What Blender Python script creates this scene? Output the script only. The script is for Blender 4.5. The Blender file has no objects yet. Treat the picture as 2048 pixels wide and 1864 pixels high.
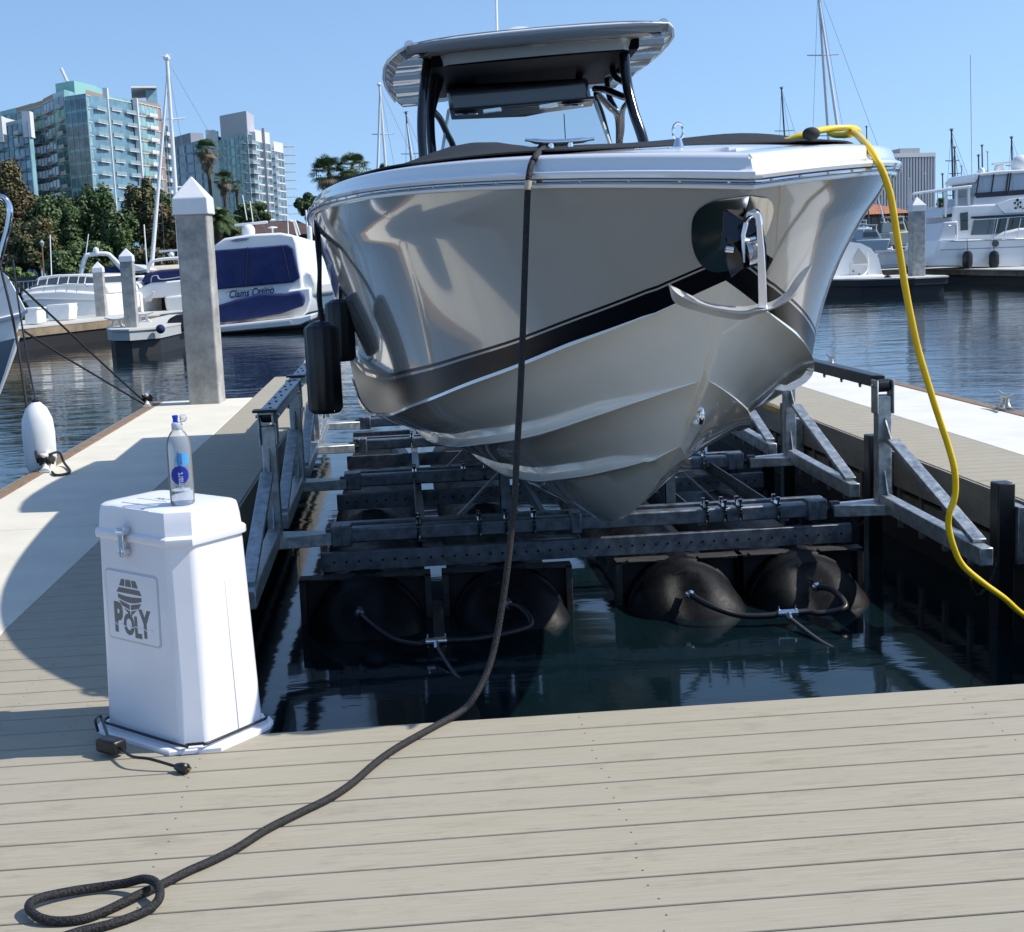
import bpy, math, random
from math import sin, cos, pi, radians, exp, sqrt
from mathutils import Vector, Matrix
random.seed(7)
R = random.random
U = random.uniform
SC = bpy.context.scene
COL = SC.collection

# ---------------------------------------------------------------- camera
FPX, CAMH, IW, IH = 2800.0, 1.5, 2048.0, 1864.0
YAW, PITCH, ROLL = radians(-4.25), radians(8.52), radians(-2.38)
_f = Vector((-sin(YAW)*cos(PITCH), cos(YAW)*cos(PITCH), -sin(PITCH)))
_r0 = Vector((cos(YAW), sin(YAW), 0)); _u0 = _r0.cross(_f)
_r = _r0*cos(ROLL) + _u0*sin(ROLL); _u = -_r0*sin(ROLL) + _u0*cos(ROLL)
cam = bpy.data.cameras.new("camera"); camo = bpy.data.objects.new("camera", cam); COL.objects.link(camo)
camo.matrix_world = Matrix(((_r.x, _u.x, -_f.x, 0), (_r.y, _u.y, -_f.y, 0), (_r.z, _u.z, -_f.z, CAMH), (0, 0, 0, 1)))
cam.sensor_fit = 'HORIZONTAL'; cam.sensor_width = 36.0; cam.lens = 36.0*FPX/IW
cam.clip_start = 0.1; cam.clip_end = 5000
SC.camera = camo

# ---------------------------------------------------------------- light
SUN_EL, SUN_AZ = radians(47.0), radians(-3.0)       # azimuth measured from +X towards +Y
sdir = Vector((cos(SUN_EL)*cos(SUN_AZ), cos(SUN_EL)*sin(SUN_AZ), sin(SUN_EL)))
wd = bpy.data.worlds.new("World"); SC.world = wd; wd.use_nodes = True
nt = wd.node_tree; nt.nodes.clear()
sky = nt.nodes.new('ShaderNodeTexSky'); sky.sky_type = 'NISHITA'; sky.sun_disc = False
sky.sun_elevation = SUN_EL; sky.sun_rotation = pi/2 - SUN_AZ
sky.altitude = 5; sky.air_density = 1.15; sky.dust_density = .25; sky.ozone_density = 4.5
bg = nt.nodes.new('ShaderNodeBackground'); bg.inputs['Strength'].default_value = 0.15
wo = nt.nodes.new('ShaderNodeOutputWorld')
tcw = nt.nodes.new('ShaderNodeTexCoord'); vm = nt.nodes.new('ShaderNodeVectorMath'); vm.operation = 'MULTIPLY_ADD'   # skip the yellow band of thick air at the horizon
vm.inputs[1].default_value = (1, 1, .80); vm.inputs[2].default_value = (0, 0, .16)
nt.links.new(tcw.outputs['Generated'], vm.inputs[0]); nt.links.new(vm.outputs[0], sky.inputs[0])
nt.links.new(sky.outputs[0], bg.inputs[0]); nt.links.new(bg.outputs[0], wo.inputs[0])
sl = bpy.data.lights.new("sun", 'SUN'); sl.energy = 4.2; sl.angle = radians(0.5); sl.color = (1.0, .95, .86)
so = bpy.data.objects.new("sun", sl); COL.objects.link(so)
so.rotation_euler = sdir.to_track_quat('Z', 'Y').to_euler(); so.location = (30, -5, 40)
SC.view_settings.view_transform = 'Standard'; SC.view_settings.look = 'None'
SC.view_settings.exposure = 0.32; SC.view_settings.gamma = 1.0
try: SC.cycles.max_bounces = 8; SC.cycles.transparent_max_bounces = 12; SC.cycles.caustics_reflective = False; SC.cycles.caustics_refractive = False
except Exception: pass

# ---------------------------------------------------------------- photo-to-place helpers (surveying only)
def ray(x, y): return _r*((x-IW/2)/FPX) + _u*(-(y-IH/2)/FPX) + _f
def W(x, y, Y):                     # point on that sight line at distance Y along the dock direction
    d = ray(x, y); return Vector((0, 0, CAMH)) + d*(Y/d.y)
def G(x, y, z=0.0):                 # point at height z
    d = ray(x, y); return Vector((0, 0, CAMH)) + d*((z-CAMH)/d.z)
def OX(x, y, X):
    d = ray(x, y); return Vector((0, 0, CAMH)) + d*(X/d.x)
def OP(x, y, p0, n):                # point on a plane
    d = ray(x, y); c = Vector((0, 0, CAMH)); return c + d*((p0-c).dot(n)/d.dot(n))
WZ = -0.72                          # water level

# ---------------------------------------------------------------- materials
MATS = {}
def mat(name, col, rough=.5, metal=0.0, var=0.0, vscale=6.0, bump=0.0, bscale=40.0, coat=0.0, spec=.5,
        col2=None, stretch=(1, 1, 1), trans=0.0, ior=1.45, alpha=1.0, rvar=0.0):
    if name in MATS: return MATS[name]
    m = bpy.data.materials.new(name); m.use_nodes = True; n = m.node_tree; b = n.nodes['Principled BSDF']
    b.inputs['Base Color'].default_value = (*col, 1); b.inputs['Roughness'].default_value = rough
    b.inputs['Metallic'].default_value = metal; b.inputs['Specular IOR Level'].default_value = spec
    b.inputs['Coat Weight'].default_value = coat; b.inputs['Coat Roughness'].default_value = .03
    b.inputs['Transmission Weight'].default_value = trans; b.inputs['IOR'].default_value = ior
    b.inputs['Alpha'].default_value = alpha
    if var or bump or rvar:
        tc = n.nodes.new('ShaderNodeTexCoord'); mp = n.nodes.new('ShaderNodeMapping'); mp.inputs['Scale'].default_value = stretch
        n.links.new(tc.outputs['Object'], mp.inputs['Vector'])
    if var or rvar:
        t = n.nodes.new('ShaderNodeTexNoise'); t.inputs['Scale'].default_value = vscale; t.inputs['Detail'].default_value = 6; t.inputs['Roughness'].default_value = .65
        n.links.new(mp.outputs[0], t.inputs['Vector'])
        r = n.nodes.new('ShaderNodeMapRange'); r.inputs[1].default_value = .3; r.inputs[2].default_value = .7
        n.links.new(t.outputs[0], r.inputs[0])
        if var:
            mx = n.nodes.new('ShaderNodeMix'); mx.data_type = 'RGBA'
            c2 = col2 if col2 else tuple(c*(1-var) for c in col)
            mx.inputs[6].default_value = (*c2, 1); mx.inputs[7].default_value = (*(min(1, c*(1+var*.6)) for c in col), 1) if not col2 else (*col, 1)
            n.links.new(r.outputs[0], mx.inputs[0]); n.links.new(mx.outputs[2], b.inputs['Base Color'])
        if rvar:
            r2 = n.nodes.new('ShaderNodeMapRange'); r2.inputs[3].default_value = max(0, rough-rvar); r2.inputs[4].default_value = rough+rvar
            n.links.new(r.outputs[0], r2.inputs[0]); n.links.new(r2.outputs[0], b.inputs['Roughness'])
    if bump:
        t2 = n.nodes.new('ShaderNodeTexNoise'); t2.inputs['Scale'].default_value = bscale; t2.inputs['Detail'].default_value = 4
        n.links.new(mp.outputs[0], t2.inputs['Vector'])
        bp = n.nodes.new('ShaderNodeBump'); bp.inputs['Strength'].default_value = bump; bp.inputs['Distance'].default_value = .01
        n.links.new(t2.outputs[0], bp.inputs['Height']); n.links.new(bp.outputs[0], b.inputs['Normal'])
    MATS[name] = m; return m

# ---------------------------------------------------------------- mesh builder
def frame(d):
    d = d.normalized(); a = Vector((0, 0, 1)) if abs(d.z) < .9 else Vector((1, 0, 0))
    s = d.cross(a).normalized(); return s, s.cross(d).normalized()
class MB:
    def __init__(s): s.v = []; s.f = []; s.mi = []; s.cur = 0
    def add(s, vs, fs):
        o = len(s.v); s.v += [Vector(v) for v in vs]
        s.f += [tuple(i+o for i in f) for f in fs]; s.mi += [s.cur]*len(fs); return s
    def box(s, x0, x1, y0, y1, z0, z1):
        return s.add([(x, y, z) for z in (z0, z1) for y in (y0, y1) for x in (x0, x1)],
                     [(0, 2, 3, 1), (4, 5, 7, 6), (0, 1, 5, 4), (2, 6, 7, 3), (0, 4, 6, 2), (1, 3, 7, 5)])
    def hexa(s, p):                 # 8 points: bottom 4 ccw, top 4 ccw
        return s.add(p, [(3, 2, 1, 0), (4, 5, 6, 7), (0, 1, 5, 4), (1, 2, 6, 5), (2, 3, 7, 6), (3, 0, 4, 7)])
    def bar(s, a, b, w, h, up=None):    # rectangular bar from a to b
        a = Vector(a); b = Vector(b); d = (b-a).normalized()
        if up is None: sd, upv = frame(d)
        else: sd = d.cross(Vector(up)).normalized(); upv = sd.cross(d).normalized()
        c = [sd*(-w/2)+upv*(-h/2), sd*(w/2)+upv*(-h/2), sd*(w/2)+upv*(h/2), sd*(-w/2)+upv*(h/2)]
        return s.hexa([a+q for q in c]+[b+q for q in c])
    def tube(s, pts, r, n=8, cap=True, closed=False):
        pts = [Vector(p) for p in pts]; N = len(pts); rs = r if isinstance(r, (list, tuple)) else [r]*N
        rings = []; pu = None
        for i, p in enumerate(pts):
            if closed: d = pts[(i+1) % N]-pts[i-1]
            else: d = pts[min(i+1, N-1)]-pts[max(i-1, 0)]
            d = d.normalized() if d.length > 1e-9 else Vector((0, 0, 1))
            if pu is None: sd, up = frame(d)
            else:
                sd = d.cross(pu); sd = sd.normalized() if sd.length > 1e-6 else frame(d)[0]; up = sd.cross(d).normalized()
            pu = up
            rings.append([p+sd*(rs[i]*cos(2*pi*k/n))+up*(rs[i]*sin(2*pi*k/n)) for k in range(n)])
        vs = [q for g in rings for q in g]; fs = []
        for i in range(N if closed else N-1):
            j = (i+1) % N
            for k in range(n):
                l = (k+1) % n; fs.append((i*n+k, i*n+l, j*n+l, j*n+k))
        if cap and not closed: fs += [tuple(range(n-1, -1, -1)), tuple((N-1)*n+k for k in range(n))]
        return s.add(vs, fs)
    def lathe(s, prof, c=(0, 0, 0), axis='z', n=20, sx=1, sy=1):     # prof: (r, h)
        c = Vector(c); vs = []; fs = []
        for r, h in prof:
            for k in range(n):
                a = 2*pi*k/n; p = (r*cos(a)*sx, r*sin(a)*sy, h)
                if axis == 'y': p = (p[0], h, p[1])
                elif axis == 'x': p = (h, p[0], p[1])
                vs.append(c+Vector(p))
        for i in range(len(prof)-1):
            for k in range(n):
                l = (k+1) % n; q = (i*n+k, i*n+l, (i+1)*n+l, (i+1)*n+k); fs.append(q if axis != 'y' else q[::-1])
        fs += [tuple(range(n-1, -1, -1)), tuple((len(prof)-1)*n+k for k in range(n))]
        return s.add(vs, fs)
    def grid(s, rows, closed=False, flip=False):     # rows of equal length
        n = len(rows[0]); vs = [p for r in rows for p in r]; fs = []
        for i in range(len(rows)-1):
            for k in range(n if closed else n-1):
                l = (k+1) % n; q = (i*n+k, i*n+l, (i+1)*n+l, (i+1)*n+k); fs.append(q[::-1] if flip else q)
        return s.add(vs, fs)
    def prism(s, poly, a, b):       # poly: list of 3D points, a->b offset vectors
        n = len(poly); a = Vector(a); b = Vector(b)
        vs = [Vector(p)+a for p in poly]+[Vector(p)+b for p in poly]
        return s.add(vs, [tuple(range(n-1, -1, -1)), tuple(range(n, 2*n))]+[(k, (k+1) % n, n+(k+1) % n, n+k) for k in range(n)])
    def ball(s, c, r, n=12, m=8, sc=(1, 1, 1)):
        return s.lathe([(max(1e-4, r*sin(pi*i/m)), -r*cos(pi*i/m)*sc[2]) for i in range(m+1)], c, 'z', n, sc[0], sc[1])
    def xf(s, M): s.v = [M @ v for v in s.v]; return s
    def build(s, name, m, parent=None, smooth=30, bevel=0, solid=0, sub=0, local=False, mats=None, seg=2):
        me = bpy.data.meshes.new(name)
        o0 = Vector((0, 0, 0))
        if parent is not None and not local: o0 = ORG.get(parent.name, Vector((0, 0, 0)))
        me.from_pydata([tuple(v-o0) for v in s.v], [], s.f)
        for mm in (mats or [m]): me.materials.append(mm)
        if mats: me.polygons.foreach_set('material_index', s.mi)
        if smooth:
            me.polygons.foreach_set('use_smooth', [True]*len(me.polygons)); me.set_sharp_from_angle(angle=radians(smooth))
        me.update()
        o = bpy.data.objects.new(name, me); COL.objects.link(o)
        if parent is not None: o.parent = parent; ORG[o.name] = o0
        if solid: q = o.modifiers.new('s', 'SOLIDIFY'); q.thickness = solid; q.offset = 0
        if bevel:
            q = o.modifiers.new('b', 'BEVEL'); q.width = bevel; q.segments = seg; q.limit_method = 'ANGLE'; q.angle_limit = radians(35); q.harden_normals = False
        if sub: q = o.modifiers.new('u', 'SUBSURF'); q.levels = sub; q.render_levels = sub
        return o
ORG = {}
def thing(name, label, cat, loc=(0, 0, 0), rz=0.0, group=None):
    o = bpy.data.objects.new(name, None); COL.objects.link(o); o.location = loc; o.rotation_euler = (0, 0, rz); o.empty_display_size = .1
    o['label'] = label; o['category'] = cat
    if group: o['group'] = group
    ORG[o.name] = Vector(loc); return o
def tag(o, label, cat, group=None):
    o['label'] = label; o['category'] = cat
    if group: o['group'] = group
    return o
def struct(o): o['kind'] = 'structure'; return o
def kids(o): return [c for c in KIDX.get(o.name, [])]
def dup(root, loc, rz=None, label=None, group=None):
    m = {}
    for o in bpy.data.objects:
        if o.parent is not None: m.setdefault(o.parent.name, []).append(o)
    r = root.copy(); COL.objects.link(r); r.location = loc
    if rz is not None: r.rotation_euler = (0, 0, rz)
    if label: r['label'] = label
    if group: r['group'] = group
    def rec(src, dst):
        for ch in m.get(src.name, []):
            c = ch.copy(); COL.objects.link(c); c.parent = dst; rec(ch, c)
    rec(root, r); return r
def curve(pts, n=8):                # catmull-rom through points
    pts = [Vector(p) for p in pts]; out = []
    P = [pts[0]*2-pts[1]]+pts+[pts[-1]*2-pts[-2]]
    for i in range(1, len(P)-2):
        for k in range(n):
            t = k/n; a, b, c, d = P[i-1], P[i], P[i+1], P[i+2]
            out.append(.5*((2*b)+(c-a)*t+(2*a-5*b+4*c-d)*t*t+(3*b-a-3*c+d)*t**3))
    out.append(pts[-1]); return out
def interp(tab, x):
    if x <= tab[0][0]: return tab[0][1]
    for (a, p), (b, q) in zip(tab, tab[1:]):
        if x <= b: t = (x-a)/(b-a); return p+(q-p)*t
    return tab[-1][1]
def text_mb(txt, size, shear=0.0, ext=0.002, spacing=1.0, bold=0.0):
    cu = bpy.data.curves.new('t', 'FONT'); cu.body = txt; cu.size = size; cu.shear = shear; cu.extrude = ext
    cu.space_character = spacing; cu.offset = bold; cu.resolution_u = 3; cu.align_x = 'CENTER'; cu.align_y = 'CENTER'
    o = bpy.data.objects.new('t', cu); COL.objects.link(o)
    bpy.context.view_layer.update()
    me = bpy.data.meshes.new_from_object(o.evaluated_get(bpy.context.evaluated_depsgraph_get()))
    b = MB(); b.add([v.co.copy() for v in me.vertices], [tuple(p.vertices) for p in me.polygons])
    bpy.data.objects.remove(o); bpy.data.curves.remove(cu); bpy.data.meshes.remove(me)
    return b
def basis(o, x, y):                 # matrix with local x,y axes and origin
    x = Vector(x).normalized(); z = x.cross(Vector(y)).normalized(); y = z.cross(x)
    return Matrix(((x.x, y.x, z.x, o[0]), (x.y, y.y, z.y, o[1]), (x.z, y.z, z.z, o[2]), (0, 0, 0, 1)))
# ================================================================ setting
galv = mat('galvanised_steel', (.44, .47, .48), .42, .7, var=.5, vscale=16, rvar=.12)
galvd = mat('galvanised_shaded', (.17, .19, .215), .45, .7, var=.5, vscale=14, rvar=.12)  # darker copy of galv: shade under the hull put into the colour
steel = mat('polished_steel', (.62, .62, .63), .09, 1.0)
chrome = mat('chrome', (.75, .75, .76), .05, 1.0)
blackrub = mat('black_rubber', (.012, .012, .014), .35, var=.3, vscale=20)
gelwhite = mat('white_gelcoat', (.80, .80, .79), .18, coat=.6)
farwhite = mat('boat_white', (.78, .78, .76), .3, coat=.3)
navy = mat('navy_canvas', (.011, .024, .105), .8, var=.35, vscale=3)
darkglass = mat('dark_glass', (.015, .018, .022), .06, spec=.8)
tintglass = mat('tinted_window', (.07, .09, .11), .06, spec=.8)
wood_edge = mat('wooden_rub_strip', (.25, .165, .105), .7, var=.45, vscale=9, stretch=(8, .6, 1), bump=.3)
concrete = mat('dock_concrete', (.67, .63, .53), .85, var=.10, vscale=2.2, bump=.12, bscale=120)
concr_r = mat('dock_concrete_pale', (.66, .65, .60), .85, var=.10, vscale=2.2, bump=.12, bscale=120)
pilecon = mat('pile_concrete', (.40, .39, .36), .9, var=.45, vscale=4.5, bump=.5, bscale=50)
pilecap = mat('pile_cap_white', (.72, .72, .72), .4, var=.06, vscale=3)

# composite decking: boards differ a little, faint grain, stains, dark gaps are real gaps
def deck_mat():
    m = bpy.data.materials.new('composite_decking'); m.use_nodes = True; n = m.node_tree; b = n.nodes['Principled BSDF']
    tc = n.nodes.new('ShaderNodeTexCoord')
    def noise(scale, stretch, det=6, ro=.6):
        mp = n.nodes.new('ShaderNodeMapping'); mp.inputs['Scale'].default_value = stretch; n.links.new(tc.outputs['Object'], mp.inputs[0])
        t = n.nodes.new('ShaderNodeTexNoise'); t.inputs['Scale'].default_value = scale; t.inputs['Detail'].default_value = det; t.inputs['Roughness'].default_value = ro
        n.links.new(mp.outputs[0], t.inputs[0]); return t
    def ramp(t, a, b_, c0, c1):
        r = n.nodes.new('ShaderNodeMapRange'); r.inputs[1].default_value = a; r.inputs[2].default_value = b_; r.inputs[3].default_value = c0; r.inputs[4].default_value = c1
        n.links.new(t, r.inputs[0]); return r.outputs[0]
    def mixc(fac, c0, c1):
        x = n.nodes.new('ShaderNodeMix'); x.data_type = 'RGBA'; n.links.new(fac, x.inputs[0])
        for i, c in ((6, c0), (7, c1)):
            if isinstance(c, tuple): x.inputs[i].default_value = (*c, 1)
            else: n.links.new(c, x.inputs[i])
        return x.outputs[2]
    g = noise(26, (.16, 6, 1), 8, .7); s = noise(2.0, (.6, 1, 1)); f = noise(300, (1, 1, 1), 2); st = noise(6.5, (.5, 1.3, 1), 9, .75); st2 = noise(17, (.35, 1.6, 1), 6, .7)
    geo = n.nodes.new('ShaderNodeNewGeometry')
    c = mixc(ramp(g.outputs[0], .35, .68, 0, 1), (.285, .25, .18), (.435, .395, .305))
    c = mixc(ramp(s.outputs[0], .35, .7, 0, .6), c, (.385, .345, .275))
    c = mixc(ramp(st.outputs[0], .54, .70, 0, .55), c, (.18, .15, .105))
    c = mixc(ramp(st2.outputs[0], .58, .72, 0, .6), c, (.17, .15, .11))
    c = mixc(ramp(st2.outputs[0], .38, .26, 0, .5), c, (.46, .43, .35))
    c = mixc(ramp(f.outputs[0], .35, .8, 0, .45), c, (.26, .235, .185))
    c = mixc(ramp(geo.outputs['Random Per Island'], 0, 1, 0, .45), c, (.33, .305, .24))
    n.links.new(c, b.inputs['Base Color']); b.inputs['Roughness'].default_value = .75
    bp = n.nodes.new('ShaderNodeBump'); bp.inputs['Strength'].default_value = .25; bp.inputs['Distance'].default_value = .002
    n.links.new(g.outputs[0], bp.inputs['Height']); n.links.new(bp.outputs[0], b.inputs['Normal'])
    return m
deckm = deck_mat()
under = mat('deck_underframe', (.16, .085, .055), .9)

# water: one sheet to the horizon, wind ripples outside, calmer inside the slip
def water_mat():
    m = bpy.data.materials.new('harbour_water'); m.use_nodes = True; n = m.node_tree; b = n.nodes['Principled BSDF']
    b.inputs['Base Color'].default_value = (.003, .010, .013, 1); b.inputs['Roughness'].default_value = .06; b.inputs['IOR'].default_value = 1.33
    b.inputs['Specular IOR Level'].default_value = .5
    g = n.nodes.new('ShaderNodeNewGeometry')
    def nz(scale, st, det, dist=0.0):
        mp = n.nodes.new('ShaderNodeMapping'); mp.inputs['Scale'].default_value = st; mp.inputs['Rotation'].default_value = (0, 0, .25); n.links.new(g.outputs['Position'], mp.inputs[0])
        t = n.nodes.new('ShaderNodeTexNoise'); t.inputs['Scale'].default_value = scale; t.inputs['Detail'].default_value = det; t.inputs['Distortion'].default_value = dist
        n.links.new(mp.outputs[0], t.inputs[0]); return t.outputs[0]
    a = nz(2.0, (.55, 1.2, 1), 4, .6); c = nz(.45, (.5, 1.0, 1), 3); s = nz(.05, (1, 1, 1), 2)
    def ma(op, x, y):
        q = n.nodes.new('ShaderNodeMath'); q.operation = op
        for i, k in enumerate((x, y)):
            if isinstance(k, (int, float)): q.inputs[i].default_value = k
            else: n.links.new(k, q.inputs[i])
        return q.outputs[0]
    h = ma('ADD', ma('MULTIPLY', a, .5), ma('MULTIPLY', c, 1.1))
    # calmer inside the slip: |x-1.2|<2.4 and y<17
    sp = n.nodes.new('ShaderNodeSeparateXYZ'); n.links.new(g.outputs['Position'], sp.inputs[0])
    dx = ma('ABSOLUTE', ma('SUBTRACT', sp.outputs[0], 1.2), 0)
    ix = ma('LESS_THAN', dx, 2.3)
    r = n.nodes.new('ShaderNodeMapRange'); r.inputs[1].default_value = 13; r.inputs[2].default_value = 22; r.inputs[3].default_value = 1; r.inputs[4].default_value = 0
    n.links.new(sp.outputs[1], r.inputs[0])
    calm = ma('MULTIPLY', ix, r.outputs[0])
    patch = n.nodes.new('ShaderNodeMapRange'); patch.inputs[1].default_value = .35; patch.inputs[2].default_value = .65; patch.inputs[3].default_value = .55; patch.inputs[4].default_value = 1.1
    n.links.new(s, patch.inputs[0])
    stg = ma('MULTIPLY', patch.outputs[0], ma('SUBTRACT', 1.0, ma('MULTIPLY', calm, .55)))
    bp = n.nodes.new('ShaderNodeBump'); bp.inputs['Distance'].default_value = .05
    n.links.new(ma('MULTIPLY', stg, .60), bp.inputs['Strength']); n.links.new(h, bp.inputs['Height']); n.links.new(bp.outputs[0], b.inputs['Normal'])
    return m
w = MB(); w.add([(-1500, -30, WZ), (2500, -30, WZ), (2500, 2500, WZ), (-1500, 2500, WZ)], [(0, 1, 2, 3)])
struct(w.build('water', water_mat(), smooth=0))

# --- floating docks
PW, GAP, TH = .1564, .008, .028
EY = 4.425
root = bpy.data.objects.new('floating_dock', None); COL.objects.link(root); struct(root); ORG[root.name] = Vector((0, 0, 0))
d = MB(); y = EY
while y > 1.3:                       # main walkway boards, running along X
    for x0, x1 in ((-6.0, 9.0),):
        d.box(x0, x1, y-PW+GAP, y, -TH, 0)
    y -= PW
y = EY+PW
while y < 19.4:                      # left finger boards
    d.box(-1.765, -.93 if y < EY+.55 else -1.10, y-PW+GAP, y, -TH, 0)
    y += PW
y = EY+PW
while y < 17.0:
    d.box(3.50, 4.215, y-PW+GAP, y, -TH, 0); y += PW
d.build('dock_boards', deckm, root, smooth=0, bevel=.0035, seg=2)
f = MB()
f.box(-6, 9, -1, EY-.012, -.22, -TH-.004)
f.box(-1.75, -1.112, EY-.01, 19.38, -.2, -TH-.004); f.box(-1.111, -.946, EY-.01, EY+.53, -.2, -TH-.004)
f.box(3.512, 4.2, EY-.01, 16.95, -.2, -TH-.004)
f.build('dock_frame', under, root, smooth=0)
fa = MB()                            # fascia boards
fa.box(-1.099, 3.499, EY-.009, EY+.016, -.24, -.006)
fa.box(-1.111, -1.082, EY+.56, 19.38, -.25, -.006); fa.box(-.945, -.915, EY+.017, EY+.54, -.24, -.006)
fa.box(3.482, 3.511, EY+.02, 16.95, -.25, -.006)
fa.box(-1.765, -1.08, 19.39, 19.42, -.25, -.006)
fasc = mat('dock_fascia', (.27, .25, .21), .8, var=.35, vscale=5, stretch=(1, .3, 1), bump=.2)
fa.build('dock_fascia', fasc, root, smooth=0)
pc = MB()                            # concrete slabs with joints
for y0, y1 in ((EY+.003, 8.46), (8.472, 12.4), (12.412, 16.42)): pc.box(-2.80, -1.771, y0, y1, -.12, .0)
o = pc.build('dock_slab', concrete, root, smooth=0, bevel=.006)
pc = MB()
for y0, y1 in ((EY+.003, 8.2), (8.212, 12.3), (12.312, 16.9)): pc.box(4.221, 5.13, y0, y1, -.12, .0)
pc.build('dock_slab', concr_r, root, smooth=0, bevel=.006)
we = MB()
for k in range(4):
    a = EY+k*3.1; b_ = min(a+3.095, 16.42); we.box(-2.905, -2.803, a, b_, -.14, .006); we.box(5.133, 5.245, a, min(b_+.3, 16.9) if k == 3 else b_, -.14, .006)
we.build('dock_edge_strip', wood_edge, root, smooth=0, bevel=.004)
rb = MB(); rb.box(-2.935, -2.907, EY, 16.4, -.12, -.004); rb.box(5.247, 5.27, EY, 16.9, -.12, -.004)
rb.build('dock_bumper', mat('grey_bumper', (.22, .23, .23), .5), root, smooth=0, bevel=.004)
fl = MB()                            # flotation and side frames under the right finger
for k in range(4): fl.box(3.62, 5.1, EY+.3+k*3.1, EY+2.9+k*3.1, -.75, -.2); fl.box(-2.8, -1.25, EY+.3+k*2.9, EY+2.8+k*2.9, -.75, -.2)
for k in range(9): fl.box(-6+k*1.7, -4.6+k*1.7, .8, EY-.3, -.75, -.22)
fl.build('dock_float', mat('dark_float', (.02, .02, .02), .7), root, smooth=0)
wl = MB()
for zz in (-.33,): wl.box(3.52, 3.56, EY, 16.9, zz-.05, zz+.03); wl.box(-1.16, -1.12, EY, 19.3, zz-.05, zz+.03)
y = EY+.2
while y < 16.9: wl.box(3.525, 3.555, y, y+.045, -.30, -.25); wl.box(3.5, 3.53, y+.0, y+.05, -.55, -.25); y += .42
wl.build('dock_waler', mat('waler', (.20, .19, .17), .8, var=.3, vscale=6), root, smooth=0)
ye = MB(); ye.box(3.47, 3.481, 12.2, 14.4, -.06, -.012); ye.build('yellow_edge_board', mat('yellow_board', (.50, .30, .06), .7, var=.3, vscale=6), root, smooth=0)
scr = MB()
for cx in (-2.28, -.70, .52, 1.78, 3.0, 4.2):   # screw heads, two per board
    y = EY; k = 0
    while y > 1.4:
        for fy in (.28, .75):
            scr.lathe([(.0030, -.001), (.0030, .0006)], (cx+U(-.012, .012), y-PW*fy, 0), n=6)
        y -= PW
for cx in (-1.70, -1.43, -1.17, 3.56, 3.86, 4.15):
    y = EY+PW
    while y < 12:
        for fy in (.28, .75): scr.lathe([(.0024, -.001), (.0024, .0006)], (cx+U(-.01, .01), y-PW*fy, 0), n=5)
        y += PW
scr.build('deck_screw', mat('dark_screw', (.05, .045, .04), .5), root, smooth=0)['kind'] = 'stuff'
# ================================================================ the centre-console boat on the lift
KS = .79
def S(x, y, z): return Vector((KS*x, KS*y, CAMH+KS*(z-CAMH)))
def Xc(Y): return 1.40-.05*(Y-5.5)
YEND = 16.2
def b_sheer(s): return 1.80*(1-exp(-s/1.4))*(1-.05*max(0, (s-6)/5)**2)
def z_sheer(s): return 1.74+.125*(1-exp(-s/.9))-.0*s
CH = [(0, 1.36), (.18, 1.27), (.37, 1.18), (.7, 1.08), (1.1, .95), (1.35, .89), (2.2, .70), (3.5, .47), (5.2, .30), (7, .22), (10.6, .18)]
ST1 = [(0, .96), (.03, .90), (.58, .72), (1.2, .55), (1.8, .44), (3.0, .26), (4.5, .11), (6.5, .04), (10, 0)]
ST2 = [(0, .54), (.23, .44), (1.0, .26), (2.0, .08), (3.1, -.04), (4.5, -.11), (9.5, -.16)]
KE = [(5.9, 1.36), (6.02, 1.22), (6.15, 1.06), (6.26, .93), (6.46, .755), (6.76, .54), (7.1, .345), (7.47, .18), (8.07, -.06), (8.8, -.22), (9.8, -.30), (16.5, -.33)]
def smt(tab, x, w=.16):
    return sum(interp(tab, x+d*w)*c for d, c in ((-1.5, .15), (-.75, .2), (0, .3), (.75, .2), (1.5, .15))) if x > .3 else interp(tab, x)
def zk(Y): return sum(interp(KE, Y+d)*c for d, c in ((-.25, .2), (-.12, .2), (0, .2), (.12, .2), (.25, .2))) if Y > 6.2 else interp(KE, Y)
NU = 72
us = [(i/NU)**1.9 for i in range(NU+1)]
def sheer(u):
    s = (YEND-5.5)*u; return b_sheer(s), 5.5+s, z_sheer(s)
def chine(u):
    s = (YEND-5.9)*u; return 1.45*(1-exp(-s/1.6)), 5.9+s, smt(CH, s)
def strk(u, Ys, B, T):
    s = (YEND-Ys)*u; return B*(1-exp(-s/1.6)), Ys+s, smt(T, s)
def side_pt(u, t, sg, off=0.0):
    bs, ys, zs = sheer(u); bc, yc, zc = chine(u); s = ys-5.5
    p = 1.0+(1.15*exp(-((s-1.6)/4.6)**2) if s > 1.6 else 1.15*(.45+.55*s/1.6))
    y = yc+(ys-yc)*(t**.9 if t > 0 else 0); z = zc+(zs-zc)*t
    bul = .10*sin(pi*t)*min(1, max(0, (s-3)/3))
    b = bc+(bs-bc)*t**p+.018*min(1, s/3)*sin(pi*max(0, (t-.8)/.2))
    v = S(Xc(y)+sg*(b+0), y, z)
    return v
def normal_out(u, t, sg):
    e = .004
    a = side_pt(min(1, u+e), t, sg)-side_pt(max(0, u-e), t, sg); c = side_pt(u, min(1, t+.02), sg)-side_pt(u, max(0, t-.02), sg)
    n = a.cross(c)
    if a.length < 1e-6 or n.length < 1e-12: return Vector((sg*.3, -1, 0)).normalized()
    n.normalize()
    if n.x*sg < 0: n = -n
    return n
hullgrey = mat('hull_silver_grey', (.345, .345, .33), .11, coat=.85, spec=.4)
hullblk = mat('hull_black_stripe', (.004, .005, .009), .22, coat=.0, spec=.12)
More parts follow.
